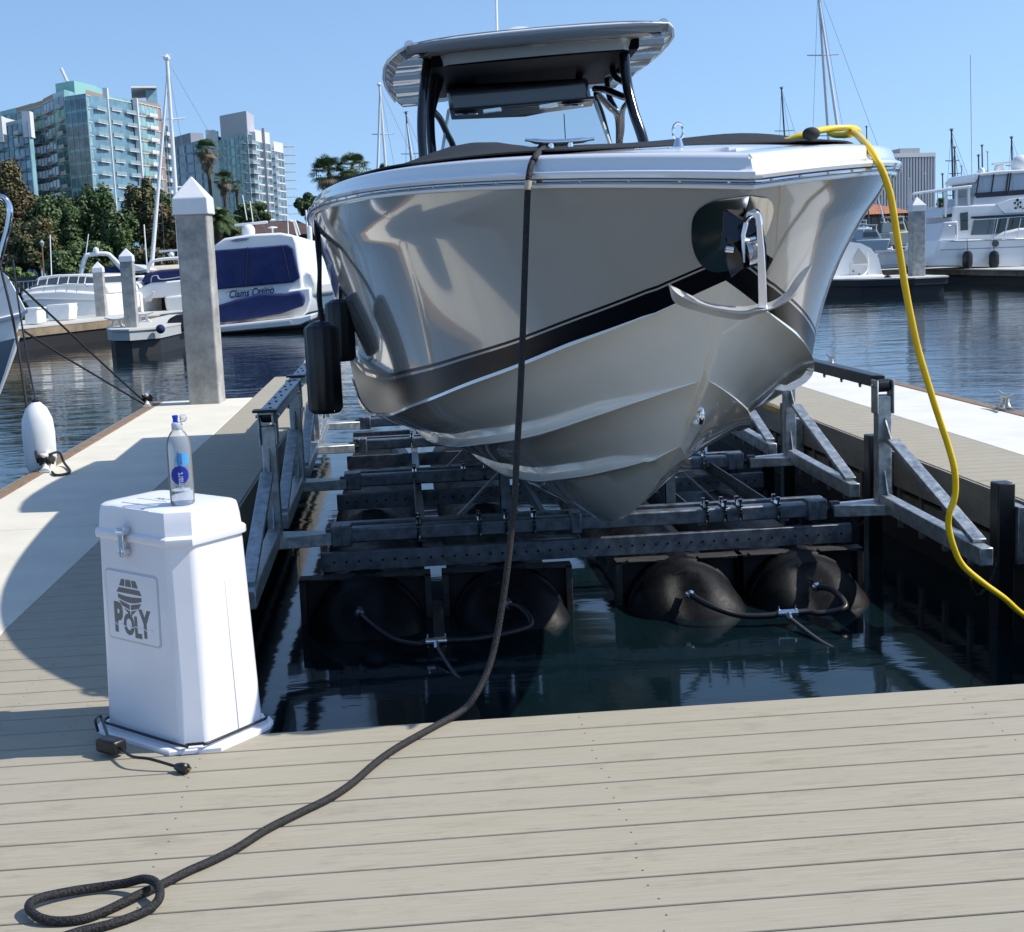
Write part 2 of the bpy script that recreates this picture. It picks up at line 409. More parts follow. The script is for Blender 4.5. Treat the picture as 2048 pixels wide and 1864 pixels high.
bottomw = mat('hull_bottom_offwhite', (.87, .85, .79), .14, coat=1.0, var=.03, vscale=3)
capw = mat('gunwale_white', (.80, .80, .80), .12, coat=.8)
canvasb = mat('black_canvas', (.013, .014, .016), .75, var=.3, vscale=30, bump=.2, bscale=300)
tubeblk = mat('black_tubing', (.010, .010, .012), .16, coat=.5)
glossdark = mat('gloss_charcoal', (.035, .037, .042), .1, coat=1.0)
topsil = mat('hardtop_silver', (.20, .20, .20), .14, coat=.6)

boat = thing('sport_boat', 'big glossy silver grey centre console boat with black stripe and hardtop, raised on the lift', 'boat', S(1.2, 9, 0))
def tb(u): return .11+.14*exp(-u/.05)+.12*min(1, u*1.6)
for sg in (-1, 1):
    rows = []
    ts = [0, .012, .5, 1]
    for u in us:
        t0 = tb(u); ts = [t0*1.19+(1-t0*1.19)*(k/26) for k in range(27)]
        rows.append([side_pt(u, t, sg) for t in ts])
    MB().grid(rows, flip=(sg > 0)).build('hull_side', hullgrey, boat, smooth=50)
    rows = [[side_pt(u, tb(u)*k/4, sg) for k in range(5)] for u in us]
    MB().grid(rows, flip=(sg > 0)).build('boot_stripe', hullblk, boat, smooth=50)
    r1 = [[side_pt(u, tb(u)*(1+.08*k), sg) for k in range(2)] for u in us]
    r2 = [[side_pt(u, tb(u)*(1.08+.11*k), sg) for k in range(2)] for u in us]
    MB().grid(r1, flip=(sg > 0)).build('stripe_gap', hullgrey, boat, smooth=50)
    MB().grid(r2, flip=(sg > 0)).build('pin_stripe', hullblk, boat, smooth=50)
# bottom, both sides, with chine flat and two lifting strakes
rows = []
for sg in (-1, 1):
    rows = []
    for i, u in enumerate(us):
        bc, yc, zc = chine(u); b1, y1, z1 = strk(u, 6.25, 1.0, ST1); b2, y2, z2 = strk(u, 6.75, .56, ST2)
        yk = 6.95+(YEND-6.95)*u; zkk = zk(yk)
        e = min(1, u*14)
        def P(b, y, z): return S(Xc(y)+sg*max(0, b), y, z)
        row = [P(bc+.014*e, yc, zc+.016*e), P(bc+.022*e, yc, zc-.004*e), P(bc-.05*e, yc, zc-.022*e)]
        for q in (.25, .5, .75): row.append(P(bc-.05*e+(b1-bc+.05*e)*q, yc+(y1-yc)*q, zc-.022*e+(z1+.05*e-zc+.022*e)*q-.008*e*sin(pi*q)))
        row += [P(b1-.0*e, y1, z1+.045*e), P(b1+.02*e, y1, z1+.022*e), P(b1+.042*e, y1, z1+.004*e), P(b1+.040*e, y1, z1-.006*e), P(b1-.03*e, y1, z1-.012*e)]
        for q in (.33, .66): row.append(P(b1-.03*e+(b2-b1+.03*e)*q, y1+(y2-y1)*q, z1-.012*e+(z2+.045*e-z1+.012*e)*q))
        row += [P(b2, y2, z2+.04*e), P(b2+.02*e, y2, z2+.02*e), P(b2+.038*e, y2, z2+.004*e), P(b2+.036*e, y2, z2-.006*e), P(b2-.03*e, y2, z2-.012*e)]
        for q in (.33, .66): row.append(P((b2-.03*e)*(1-q), y2+(yk-y2)*q, z2-.012*e+(zkk-z2+.012*e)*q))
        row.append(P(0, yk, zkk))
        rows.append(row)
    # close the strip between strake roots and the stem line at the bow
    m = MB().grid(rows, flip=(sg < 0))
    m.build('hull_bottom', bottomw, boat, smooth=32)
# the forefoot: fan from keel curve start to the stem line (fills the bow below the chine between panel roots)
# transom
tr = MB()
pr_ = [side_pt(1, t/10, -1) for t in range(11)]+[side_pt(1, t/10, 1) for t in range(10, -1, -1)]+[S(Xc(YEND), YEND, zk(YEND))]
tr.add(pr_, [tuple(range(len(pr_)))]); tr.build('transom', gelwhite, boat, smooth=0)

# sheer frame: offset curve helpers
def sheer_xy(u, sg, off):
    b, y, z = sheer(u); e = .003
    b2, y2, _ = sheer(u+e) if u < .99 else sheer(u); b1, y1, _ = sheer(max(0, u-e))
    tx, ty = (b2-b1), (y2-y1); L = sqrt(tx*tx+ty*ty) or 1
    nx, ny = ty/L, -tx/L              # outward
    if u < .0005: nx, ny = 0, -1.0/ .62 if off < 0 else -1.25
    bb = b+nx*off
    return max(0, bb) if u > 0 else 0, y+ny*off, z
def cap_rows(prof, sg):
    rows = []
    for u in us:
        row = []
        for off, dz in prof:
            b, y, z = sheer_xy(u, sg, off); row.append(S(Xc(y)+sg*b, y, z+dz))
        rows.append(row)
    return rows
capprof = [(.012, .012), (.028, .02), (.034, .034), (.030, .046), (.012, .052), (.004, .060), (-.004, .075), (-.010, .098), (-.020, .112), (-.038, .120), (-.08, .126), (-.16, .130), (-.26, .134)]
for sg in (-1, 1):
    MB().grid(cap_rows(capprof, sg), flip=(sg > 0)).build('gunwale', capw, boat, smooth=40)
    MB().grid(cap_rows([(-.004, -.022), (.010, -.020), (.014, -.010), (.010, -.002), (0, 0)], sg), flip=(sg > 0)).build('sheer_flange', gelwhite, boat, smooth=50)
    MB().grid(cap_rows([(.006, -.001), (.024, .000), (.032, .006), (.030, .013), (.012, .013)], sg), flip=(sg > 0)).build('rub_rail', steel, boat, smooth=50)
    sc = MB()
    for k in range(34):
        u = (.012+k*.022)**1.25*1.2
        if u > .8: break
        b, y, z = sheer_xy(u, sg, .033); sc.ball(S(Xc(y)+sg*b, y, z+.007), .0055, 6, 4)
    sc.build('rail_screw', steel, boat)['kind'] = 'stuff'
# foredeck inside the cap, out to the centreline
rows = []
for u in us:
    row = []
    b, y, z = sheer_xy(u, 1, -.255)
    for q in range(-6, 7): row.append(S(Xc(y)+b*q/6, y, z+.134+.018*(1-(q/6)**2)))
    rows.append(row)
MB().grid(rows).build('foredeck', capw, boat, smooth=40)
# canvas cover stretched over the bow cockpit
rows = []
N = 30
for i in range(N+1):
    s = .85+5.6*i/N; u = (s)/(YEND-5.5); b, y, z = sheer_xy(u, 1, -.20 if s < 2 else -.12)
    row = []
    for q in range(-12, 13):
        t = q/12; ed = 1-abs(t)**4; e0 = min(1, i/3)
        h = .022+ed*e0*(.030+.17*exp(-((s-3.6)/1.2)**2)*exp(-((t+.5)/.32)**2)+.010*sin(s*5+t*3)+.03*exp(-((s-1.6)/.6)**2)*exp(-((t-.45)/.35)**2))
        row.append(S(Xc(y)+(b)*t, y, z+.128+h))
    rows.append(row)
MB().grid(rows).build('canvas_cover', canvasb, boat, smooth=60, solid=.006)

# stainless shield on the stem
for sg in (-1, 1):
    rows = []
    for i in range(25):
        t = .12+.77*i/24; q = (t-.12)/.77
        w = (.165 if sg < 0 else .15)*(max(0, 1-((.62-q)/.62)**2)**.6 if q < .62 else max(0, 1-((q-.62)/.38)**3.2)**.5)
        row = []
        for k in range(15):
            u = (w*k/14)/(YEND-5.5)
            row.append(side_pt(u, t, sg)+normal_out(max(u, .0012), t, sg)*.004+Vector((0, -.002, 0)))
        rows.append(row)
    MB().grid(rows, flip=(sg < 0)).build('anchor_shield', chrome if sg > 0 else steel, boat, smooth=60)
# ---------------- hardtop, frame, windshield
TX = .94
def tp(x, y, z): return Vector((TX+x, y, z+.055*x))
def ztop(y): return 2.86-.028*(y-9.0)
def hw(y): return interp([(8.95, .82), (9.1, .875), (9.4, .94), (9.8, .975), (10.3, .975), (10.8, .945), (11.3, .90)], y)
ys = [8.95, 9.0, 9.1, 9.25, 9.4, 9.7, 10.1, 10.5, 10.9, 11.3]
skin = MB(); rows = []
for y in ys:
    h = hw(y); z = ztop(y); n = 12; row = []
    for k in range(-n, n+1): t = k/n; row.append(tp(h*t, y-.06*(1-t*t)*(1 if y < 9.2 else .0), z+.028*(1-t**4)))
    rows.append(row)
skin.grid(rows)
edge = []
for y in ys: edge.append(tp(-hw(y), y, ztop(y)))
MB().grid(rows).build('hardtop_skin', capw, boat, smooth=40)
und = MB(); rows = []
yy = [8.97+2.32*k/90 for k in range(91)]
for y in yy:                        # underside with moulded ribs on the wings
    h = hw(y)-.004; z = ztop(y)-.035; row = []
    rib = max(0, sin((y-8.9)*2*pi/.58))**.5*.016
    for k in range(-16, 17):
        t = k/16; x = h*t; ax = abs(x); on = 1 if (ax > .70 and ax < h-.04) else 0
        row.append(tp(x, y-.06*(1-t*t)*(1 if y < 9.2 else 0), z-(.015 if ax < h-.02 else -.03)-on*rib-.03*max(0, (ax-.6))*0))
    rows.append(row)
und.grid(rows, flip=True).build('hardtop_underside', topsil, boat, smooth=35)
lp = MB(); lp.grid([[tp(.82*k/14, 8.948-.06*(1-(k/14)**2), ztop(8.95)+.028*(1-(k/14)**4)), tp(.82*k/14, 8.938-.06*(1-(k/14)**2), ztop(8.95)-.012), tp(.82*k/14, 8.965-.06*(1-(k/14)**2), ztop(8.95)-.056)] for k in range(-14, 15)], flip=True).build('hardtop_lip', mat('lip_grey', (.23, .235, .24), .15, coat=.8), boat, smooth=60)
rim = MB(); pts = [tp(-hw(y), y, ztop(y)-.012) for y in reversed(ys)]+[tp(.78*k/6, 8.95-.06*(1-(k/6)**2), ztop(8.95)+.012*(1-(k/6)**2)) for k in range(-5, 6)]+[tp(hw(y), y, ztop(y)-.012) for y in ys]
rim.tube(pts, .011, 8).build('hardtop_rim', capw, boat, smooth=60)
# inner tray with silver front fascia
fr = MB(); rows = []
for k in range(-12, 13):
    t = k/12; x = .665*t; y = 9.06-.06*(1-t*t)+.16*max(0, abs(t)-.86)/.14
    rows.append([tp(x, y-.015, ztop(9)-.062), tp(x, y-.005, ztop(9)-.066), tp(x*.995, y+.03, ztop(9)-.125)])
fr.grid(rows, flip=True).build('hardtop_fascia', mat('fascia_silver', (.50, .50, .48), .22, coat=.6), boat, smooth=40)
br = MB(); rows = []
for k in range(-12, 13):
    t = k/12; x0 = .80*t; x1 = .665*t; y1 = 9.06-.06*(1-t*t)+.16*max(0, abs(t)-.86)/.14
    rows.append([tp(x0, 8.965-.06*(1-t*t), ztop(9)-.052), tp((x0+x1)/2, (8.965+y1)/2-.03, ztop(9)-.058), tp(x1, y1-.018, ztop(9)-.060)])
br.grid(rows, flip=True).build('hardtop_brow', mat('brow_grey', (.35, .35, .35), .4), boat, smooth=50)
tr = MB(); tr.hexa([tp(-.662, 9.12, 2.735), tp(.662, 9.12, 2.735), tp(.70, 10.6, 2.70), tp(-.70, 10.6, 2.70), tp(-.662, 9.1, 2.82), tp(.662, 9.1, 2.82), tp(.72, 10.6, 2.78), tp(-.72, 10.6, 2.78)])
tr.build('hardtop_tray', mat('dark_liner', (.004, .005, .008), .6, spec=.05), boat, bevel=.015)
pn = MB(); pn.prism([W(947, 120, 9.5), W(1155, 104, 9.5), W(1152, 157, 9.75), W(952, 168, 9.75)], (0, .02, 0), (0, 0, 0)).build('overhead_hatch', MATS['dark_liner'], boat, bevel=.01)
ob = MB(); Yo = 9.95
q = [W(893, 178, Yo), W(1176, 155, Yo), W(1186, 205, Yo), W(900, 226, Yo)]
ob.prism(q, (0, 0, 0), (0, .42, .05)).build('overhead_locker', glossdark, boat, bevel=.03, seg=3)
bp = MB(); q2 = [W(899, 221, Yo-.01), W(1190, 197, Yo-.01), W(1184, 213, Yo+.1), W(1090, 226, Yo+.12), W(1050, 234, Yo+.12), W(1000, 236, Yo+.12), W(903, 240, Yo+.1)]
bp.prism(q2, (0, .0, 0), (0, .02, .02)).build('speaker_panel', mat('panel_grey', (.10, .105, .115), .2, coat=.6), boat, bevel=.004)
sp = MB()
for cx, cy in ((933, 228), (1147, 211)):
    c = W(cx, cy, Yo+.02); sp.tube([c+Vector((0, -.02, 0)), c+Vector((0, .02, .0))], .001, 6)
    o = MB(); o.lathe([(.075, -.008), (.082, 0), (.06, .006), (.03, .002)], c+Vector((0, -.01, .0)), 'z', 20, 1, .55); o.build('speaker', steel, boat)
for a, b_ in (((966, 223), (1003, 218)), ((1078, 214), (1116, 208))):
    p, q = W(*a, Yo-.02), W(*b_, Yo-.02); m_ = MB(); m_.bar(p, q, .02, .032).build('courtesy_light', mat('light_chrome', (.8, .8, .8), .2, 1), boat, bevel=.004)
for px_ in ((880, 116), (1195, 97)):
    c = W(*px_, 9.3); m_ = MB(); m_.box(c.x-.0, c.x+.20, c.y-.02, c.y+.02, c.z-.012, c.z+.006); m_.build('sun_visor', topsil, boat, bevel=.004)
lg = MB(); c0 = W(1072, 86, 9.02); rows = []
lg.prism([c0+Vector((.075*cos(a)*(1), 0, .024*sin(a)))+Vector((.0, 0, 0)) for a in [2*pi*k/24 for k in range(24)]], (0, -.03, 0), (0, .03, 0)).build('spreader_light', gelwhite, boat, bevel=.005)
for k in range(4):
    m_ = MB(); m_.lathe([(.009, 0), (.007, -.006), (.003, -.004)], c0+Vector((-.045+.03*k, -.031, .002*k)), 'y', 10); m_.build('lamp_lens', mat('lens_grey', (.18, .18, .18), .2), boat)
for sg in (-1, 1):
    c = tp(sg*.80, 9.02, ztop(9)+.0); m_ = MB(); m_.lathe([(.03, -.03), (.034, -.02), (.034, .02), (.03, .03), (.012, .031)], c, 'y', 14); m_.build('outrigger_mount', steel, boat)
# tubing
def tubes(name, lst, mm=tubeblk):
    for pts, r in lst:
        if pts[-1].z < 2.35 and name != 'x' and pts[-1].y < 10.3 and len(pts) > 2 and pts[-1].z < 2.2: pts = pts+[Vector((pts[-1].x, pts[-1].y, 1.78))]
        MB().tube(curve(pts, 6), r, 10).build(name, mm, boat, smooth=60)
tubes('frame_post', [
    ([W(855, 118, 9.25), W(846, 190, 9.15), W(843, 255, 9.1), W(847, 325, 9.05)], .030),
    ([W(872, 122, 9.5), W(862, 200, 9.4), W(861, 260, 9.3), W(866, 325, 9.2)], .030),
    ([W(1247, 85, 9.25), W(1254, 165, 9.2), W(1268, 225, 9.1), W(1290, 300, 9.0)], .034)])
tubes('frame_brace', [
    ([W(884, 150, 9.7), W(868, 205, 9.5), W(864, 225, 9.4)], .025),
    ([W(866, 222, 9.4), W(880, 238, 9.5), W(893, 265, 9.6), W(910, 310, 9.7)], .022),
    ([W(1190, 178, 9.8), W(1212, 180, 9.6), W(1245, 193, 9.4), W(1262, 196, 9.2)], .024),
    ([W(1192, 185, 9.8), W(1218, 213, 9.9), W(1236, 235, 10.), W(1238, 300, 10.1)], .024),
    ([W(1212, 120, 10.4), W(1218, 190, 10.3), W(1236, 232, 10.2), W(1240, 300, 10.2)], .022),
    ([W(1255, 205, 9.4), W(1245, 222, 9.5), W(1244, 260, 9.7), W(1240, 300, 9.8)], .018),
    ([W(1190, 190, 9.7), W(1205, 225, 9.75), W(1222, 290, 9.8)], .012),
    ([W(1224, 100, 9.9), W(1228, 150, 9.7), W(1256, 170, 9.3)], .022),
    ([W(1205, 150, 10.3), W(1240, 145, 9.9), W(1252, 150, 9.4)], .018)])
gl = bpy.data.materials.new('clear_acrylic'); gl.use_nodes = True; n = gl.node_tree; n.nodes.clear()
a = n.nodes.new('ShaderNodeBsdfTransparent'); a.inputs[0].default_value = (.86, .90, .92, 1); b = n.nodes.new('ShaderNodeBsdfGlossy'); b.inputs['Roughness'].default_value = .03
fz = n.nodes.new('ShaderNodeFresnel'); fz.inputs[0].default_value = 1.45; mx = n.nodes.new('ShaderNodeMixShader'); ou = n.nodes.new('ShaderNodeOutputMaterial')
mx.inputs[0].default_value = .15; n.links.new(a.outputs[0], mx.inputs[1]); n.links.new(b.outputs[0], mx.inputs[2]); n.links.new(mx.outputs[0], ou.inputs[0])
ws = MB(); ws.grid([[W(899, 215, 9.75), W(1050, 203, 9.6), W(1187, 192, 9.75)], [W(893, 260, 9.6), W(1055, 250, 9.45), W(1205, 240, 9.6)], [W(884, 322, 9.45), W(1060, 318, 9.3), W(1227, 305, 9.45)]])
ws.build('windshield', gl, boat, smooth=60)
for a_, b_ in (((897, 222), (882, 318)), ((1188, 198), (1226, 305))):
    MB().bar(W(*a_, 9.74), W(*b_, 9.44), .012, .03).build('windshield_edge', mat('acrylic_edge', (.75, .8, .82), .15, alpha=.8), boat)
MB().tube([W(994, 64, 10.3), W(991, -60, 10.4)], .009, 8).build('whip_antenna', gelwhite, boat)
MB().tube([W(1128, 228, 10.6), W(1132, 300, 10.6)], .004, 6).build('thin_antenna', tubeblk, boat)
MB().lathe([(.13, 0), (.135, .02), (.12, .05), (.07, .075), (.01, .085)], W(1038, 62, 10.0)-Vector((0, 0, .055)), 'z', 24).build('satellite_dome', gelwhite, boat)
# small console body under the windshield, mostly hidden by the canvas
co = MB(); co.hexa([(.55, 9.3, 1.5), (1.35, 9.3, 1.5), (1.4, 10.6, 1.5), (.5, 10.6, 1.5), (.6, 9.45, 2.02), (1.3, 9.45, 2.02), (1.35, 10.5, 2.05), (.55, 10.5, 2.05)]).build('console', gelwhite, boat, bevel=.05)
# deck hardware
def deckz(): return None
c = G(1118, 302, 1.895); cl = MB()
cl.tube([c+Vector((-.03, 0, -.03)), c+Vector((-.03, 0, .03))], .012, 8); cl.tube([c+Vector((.045, 0, -.03)), c+Vector((.045, 0, .03))], .012, 8)
cl.tube(curve([c+Vector((-.13, .01, .048)), c+Vector((-.05, 0, .035)), c+Vector((.05, 0, .035)), c+Vector((.14, .01, .042))], 4), [.006]*2+[.011]*9+[.006]*2, 8)
cl.lathe([(.07, -.035), (.07, -.028), (.05, -.026)], c, 'z', 20, 1.3, .6)
cl.build('deck_cleat', chrome, boat, smooth=50)
def ringeye(px_, py_, z):
    c = G(px_, py_, z); m_ = MB(); m_.lathe([(.04, -.004), (.04, .004), (.018, .008), (.012, .03), (.010, .035)], c, 'z', 16)
    m_.tube([c+Vector((.018*cos(a), 0, .058+.028*sin(a))) for a in [2*pi*k/14 for k in range(14)]], .005, 6, closed=True); m_.build('ring_eye', chrome, boat, smooth=50)
ringeye(1357, 297, 1.84)
c = G(1640, 277, 1.865); m_ = MB(); m_.ball(c+Vector((.01, .14, .028)), .030, 14, 8, (1.1, 1, .8)); m_.build('windlass_cover', canvasb, boat)
# eye bolt on the stem
p = S(Xc(6.6), 6.62, .66); c = W(1399, 826, p.y-.03); m_ = MB(); m_.prism([c+Vector((-.02, 0, -.045)), c+Vector((.02, 0, -.045)), c+Vector((.028, 0, 0)), c+Vector((.02, 0, .045)), c+Vector((-.02, 0, .045)), c+Vector((-.028, 0, 0))], (0, .02, 0), (0, .06, 0))
m_.tube(curve([c+Vector((0, .03, -.035)), c+Vector((.0, -.03, -.03)), c+Vector((0, -.035, .02)), c+Vector((0, .03, .035))], 5), .009, 8); m_.build('bow_eye', chrome, boat, smooth=45)
# ---------------- anchor hanging from the bow roller
AY = 4.355
an = MB()
def blade(ptsA, ptsB, th):          # crescent fluke between an upper and a lower edge
    for A, B in ((ptsA, ptsB),): pass
    fr_ = [[a, (a+b)/2+Vector((0, -.010, -.002)), b] for a, b in zip(ptsA, ptsB)]; bk = [[b+Vector((0, th, 0)), a+Vector((0, th, 0))] for a, b in zip(ptsA, ptsB)]
    rows = [f_+b_ for f_, b_ in zip(fr_, bk)]; an.grid(rows, closed=True)
def fluke(up, lip, low):
    an.grid([[p, q, r, r+Vector((0, .012, 0)), p+Vector((0, .012, .0))] for p, q, r in zip(up, lip, low)], closed=True)
Lu = curve([W(1337, 567, AY), W(1365, 582, AY+.03), W(1410, 603, AY+.07), W(1455, 611, AY+.09), W(1490, 613, AY+.10), W(1513, 609, AY+.10)], 5)
Lm = curve([W(1337, 568, AY-.005), W(1360, 591, AY-.03), W(1410, 614, AY-.02), W(1455, 624, AY-.01), W(1490, 627, AY), W(1513, 621, AY)], 5)
Ll = curve([W(1338, 570, AY), W(1352, 606, AY+.03), W(1400, 624, AY+.06), W(1450, 636, AY+.08), W(1485, 639, AY+.09), W(1513, 629, AY+.09)], 5)
fluke(Lu, Lm, Ll)
Ru = curve([W(1513, 609, AY+.10), W(1545, 603, AY+.09), W(1575, 583, AY+.06), W(1592, 558, AY+.03), W(1607, 541, AY+.01), W(1624, 528, AY-.02)], 5)
Rm = curve([W(1513, 621, AY), W(1545, 616, AY-.01), W(1580, 596, AY-.03), W(1600, 570, AY-.05), W(1613, 549, AY-.05), W(1624, 529, AY-.025)], 5)
Rl = curve([W(1513, 629, AY+.09), W(1545, 619, AY+.07), W(1582, 599, AY+.04), W(1604, 575, AY), W(1616, 551, AY-.03), W(1624, 530, AY-.02)], 5)
fluke(Ru, Rm, Rl)
an.build('anchor_fluke', mat('anchor_steel', (.92, .92, .92), .32, .6), boat, smooth=60)
sh = MB()
sh.grid([[W(x0, y, AY-.03+d), W(x1, y, AY-.03+d), W(x1, y, AY+.01+d), W(x0, y, AY+.01+d)] for x0, x1, y, d in
         ((1510, 1521, 428, -.02), (1513, 1524, 450, -.015), (1515, 1529, 500, 0), (1516, 1532, 550, .012), (1517, 1534, 600, .035), (1516, 1535, 616, .045))], closed=True)
sh.grid([[W(x0, y, AY+.05+d), W(x1, y, AY+.05+d), W(x1, y, AY+.08+d), W(x0, y, AY+.08+d)] for x0, x1, y, d in
         ((1490, 1500, 434, .0), (1482, 1491, 470, 0), (1484, 1491, 505, .0), (1486, 1490, 525, 0))], closed=True)
sh.build('anchor_shank', MATS['anchor_steel'], boat, smooth=50, bevel=.003)
hp = MB(); hp.tube(curve([W(1493, 440, AY+.05), W(1500, 430, AY+.02), W(1509, 427, AY), W(1517, 434, AY), W(1519, 450, AY)], 5), .012, 8); hp.build('anchor_shackle', chrome, boat, smooth=60)
AY = 4.33
pl = MB()                            # roller cheek plates
pl.prism([W(1449, 423, AY+.12), W(1520, 420, AY+.12), W(1520, 460, AY+.10), W(1500, 470, AY+.10), W(1482, 480, AY+.09), W(1440, 500, AY+.08), W(1446, 470, AY+.1)], (0, 0, 0), (0, .012, 0))
pl.prism([W(1455, 470, AY+.08), W(1482, 508, AY+.06), W(1488, 535, AY+.07), W(1462, 556, AY+.1), W(1452, 520, AY+.1)], (0, 0, 0), (0, .01, 0))
pl.prism([W(1522, 455, AY+.08), W(1533, 490, AY+.08), W(1534, 530, AY+.08), W(1530, 550, AY+.1), W(1524, 540, AY+.1)], (0, 0, 0), (.0, .015, 0))
pl.prism([W(1533, 508, AY+.10), W(1547, 517, AY+.1), W(1545, 522, AY+.1), W(1531, 548, AY+.13)], (0, 0, 0), (0, .01, 0))
pl.build('roller_plate', mat('dark_steel', (.05, .05, .055), .15, 1), boat, smooth=30, bevel=.002)
rl = MB(); rl.tube([W(1450, 498, AY+.08), W(1466, 499, AY+.08)], .012, 10); rl.tube([W(1490, 505, AY+.11), W(1512, 500, AY+.11)], .05, 16); rl.build('bow_roller', steel, boat, smooth=50)
pk = MB(); pk.prism([W(1447, 415, AY+.16), W(1510, 410, AY+.16), W(1518, 470, AY+.14), W(1490, 540, AY+.16), W(1462, 520, AY+.16)], (0, 0, 0), (0, .01, 0)); pk.build('anchor_pocket', hullblk, boat)
# ================================================================ floating boat lift
lift = thing('boat_lift', 'galvanised steel boat lift with black float tanks, half sunk under the big boat', 'boat lift', (1.1, 10, -.3))
darkgalv = galv
XL, XR = -.86, 3.06
BY = [8.72, 10.95, 13.15, 15.0]
beamz = -.26
for bi, y in enumerate(BY):
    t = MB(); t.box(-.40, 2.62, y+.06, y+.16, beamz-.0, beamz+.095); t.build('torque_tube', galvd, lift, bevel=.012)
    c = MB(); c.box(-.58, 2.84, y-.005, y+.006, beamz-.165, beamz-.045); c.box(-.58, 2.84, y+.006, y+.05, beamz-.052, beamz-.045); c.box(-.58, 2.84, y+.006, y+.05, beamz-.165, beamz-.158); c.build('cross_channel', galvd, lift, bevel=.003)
    if bi < 2:
        h = MB()
        for k in range(44): h.lathe([(.0085, -.001), (.0085, .001)], (-.5+k*.076, y-.0065, beamz-.105), 'y', 8)
        h.build('bolt_hole', mat('hole_black', (.005, .005, .006), .8), lift)['kind'] = 'stuff'
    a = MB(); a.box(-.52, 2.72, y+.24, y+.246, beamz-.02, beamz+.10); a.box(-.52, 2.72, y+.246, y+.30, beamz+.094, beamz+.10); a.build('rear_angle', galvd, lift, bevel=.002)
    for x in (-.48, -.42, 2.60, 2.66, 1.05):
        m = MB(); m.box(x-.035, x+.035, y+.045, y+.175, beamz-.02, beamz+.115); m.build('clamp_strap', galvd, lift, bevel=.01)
    for x in ((.04, .43, .60, .78, 1.9, 2.02, 2.12, 2.37) if bi < 3 else (.1, .6)):
        m = MB()
        for dy in (.052, .168): m.lathe([(.013, -.035), (.013, -.02), (.008, -.018), (.008, .03), (.014, .032), (.014, .048), (.009, .05)], (x, y+dy, beamz+.10), 'z', 8)
        m.box(x-.016, x+.016, y+.045, y+.175, beamz+.096, beamz+.106); m.lathe([(.012, -.02), (.014, .0), (.012, .03)], (x, y+.045, beamz+.03), 'z', 8); m.build('u_bolt', steel, lift, smooth=40)
for x in (.06, .9, 1.9, 2.45):
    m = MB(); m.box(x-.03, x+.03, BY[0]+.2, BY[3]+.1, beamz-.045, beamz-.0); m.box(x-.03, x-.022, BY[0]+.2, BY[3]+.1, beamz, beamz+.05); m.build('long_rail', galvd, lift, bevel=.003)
# bunk uprights and bunks carrying the keel
for x, s in ((.62, -1), (1.72, 1)):
    for y in (BY[0]+.34, BY[1]+.3, BY[2]+.3):
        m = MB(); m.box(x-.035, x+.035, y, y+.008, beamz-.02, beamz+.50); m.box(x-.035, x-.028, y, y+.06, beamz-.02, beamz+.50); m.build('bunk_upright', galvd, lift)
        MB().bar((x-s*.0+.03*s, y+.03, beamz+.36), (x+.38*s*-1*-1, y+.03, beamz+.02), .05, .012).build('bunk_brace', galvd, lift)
    MB().bar((x, 9.2, beamz+.40), (x+.02*s, 15.6, beamz+.28), .14, .05).build('bunk', mat('bunk_carpet', (.05, .05, .055), .95), lift, bevel=.01)
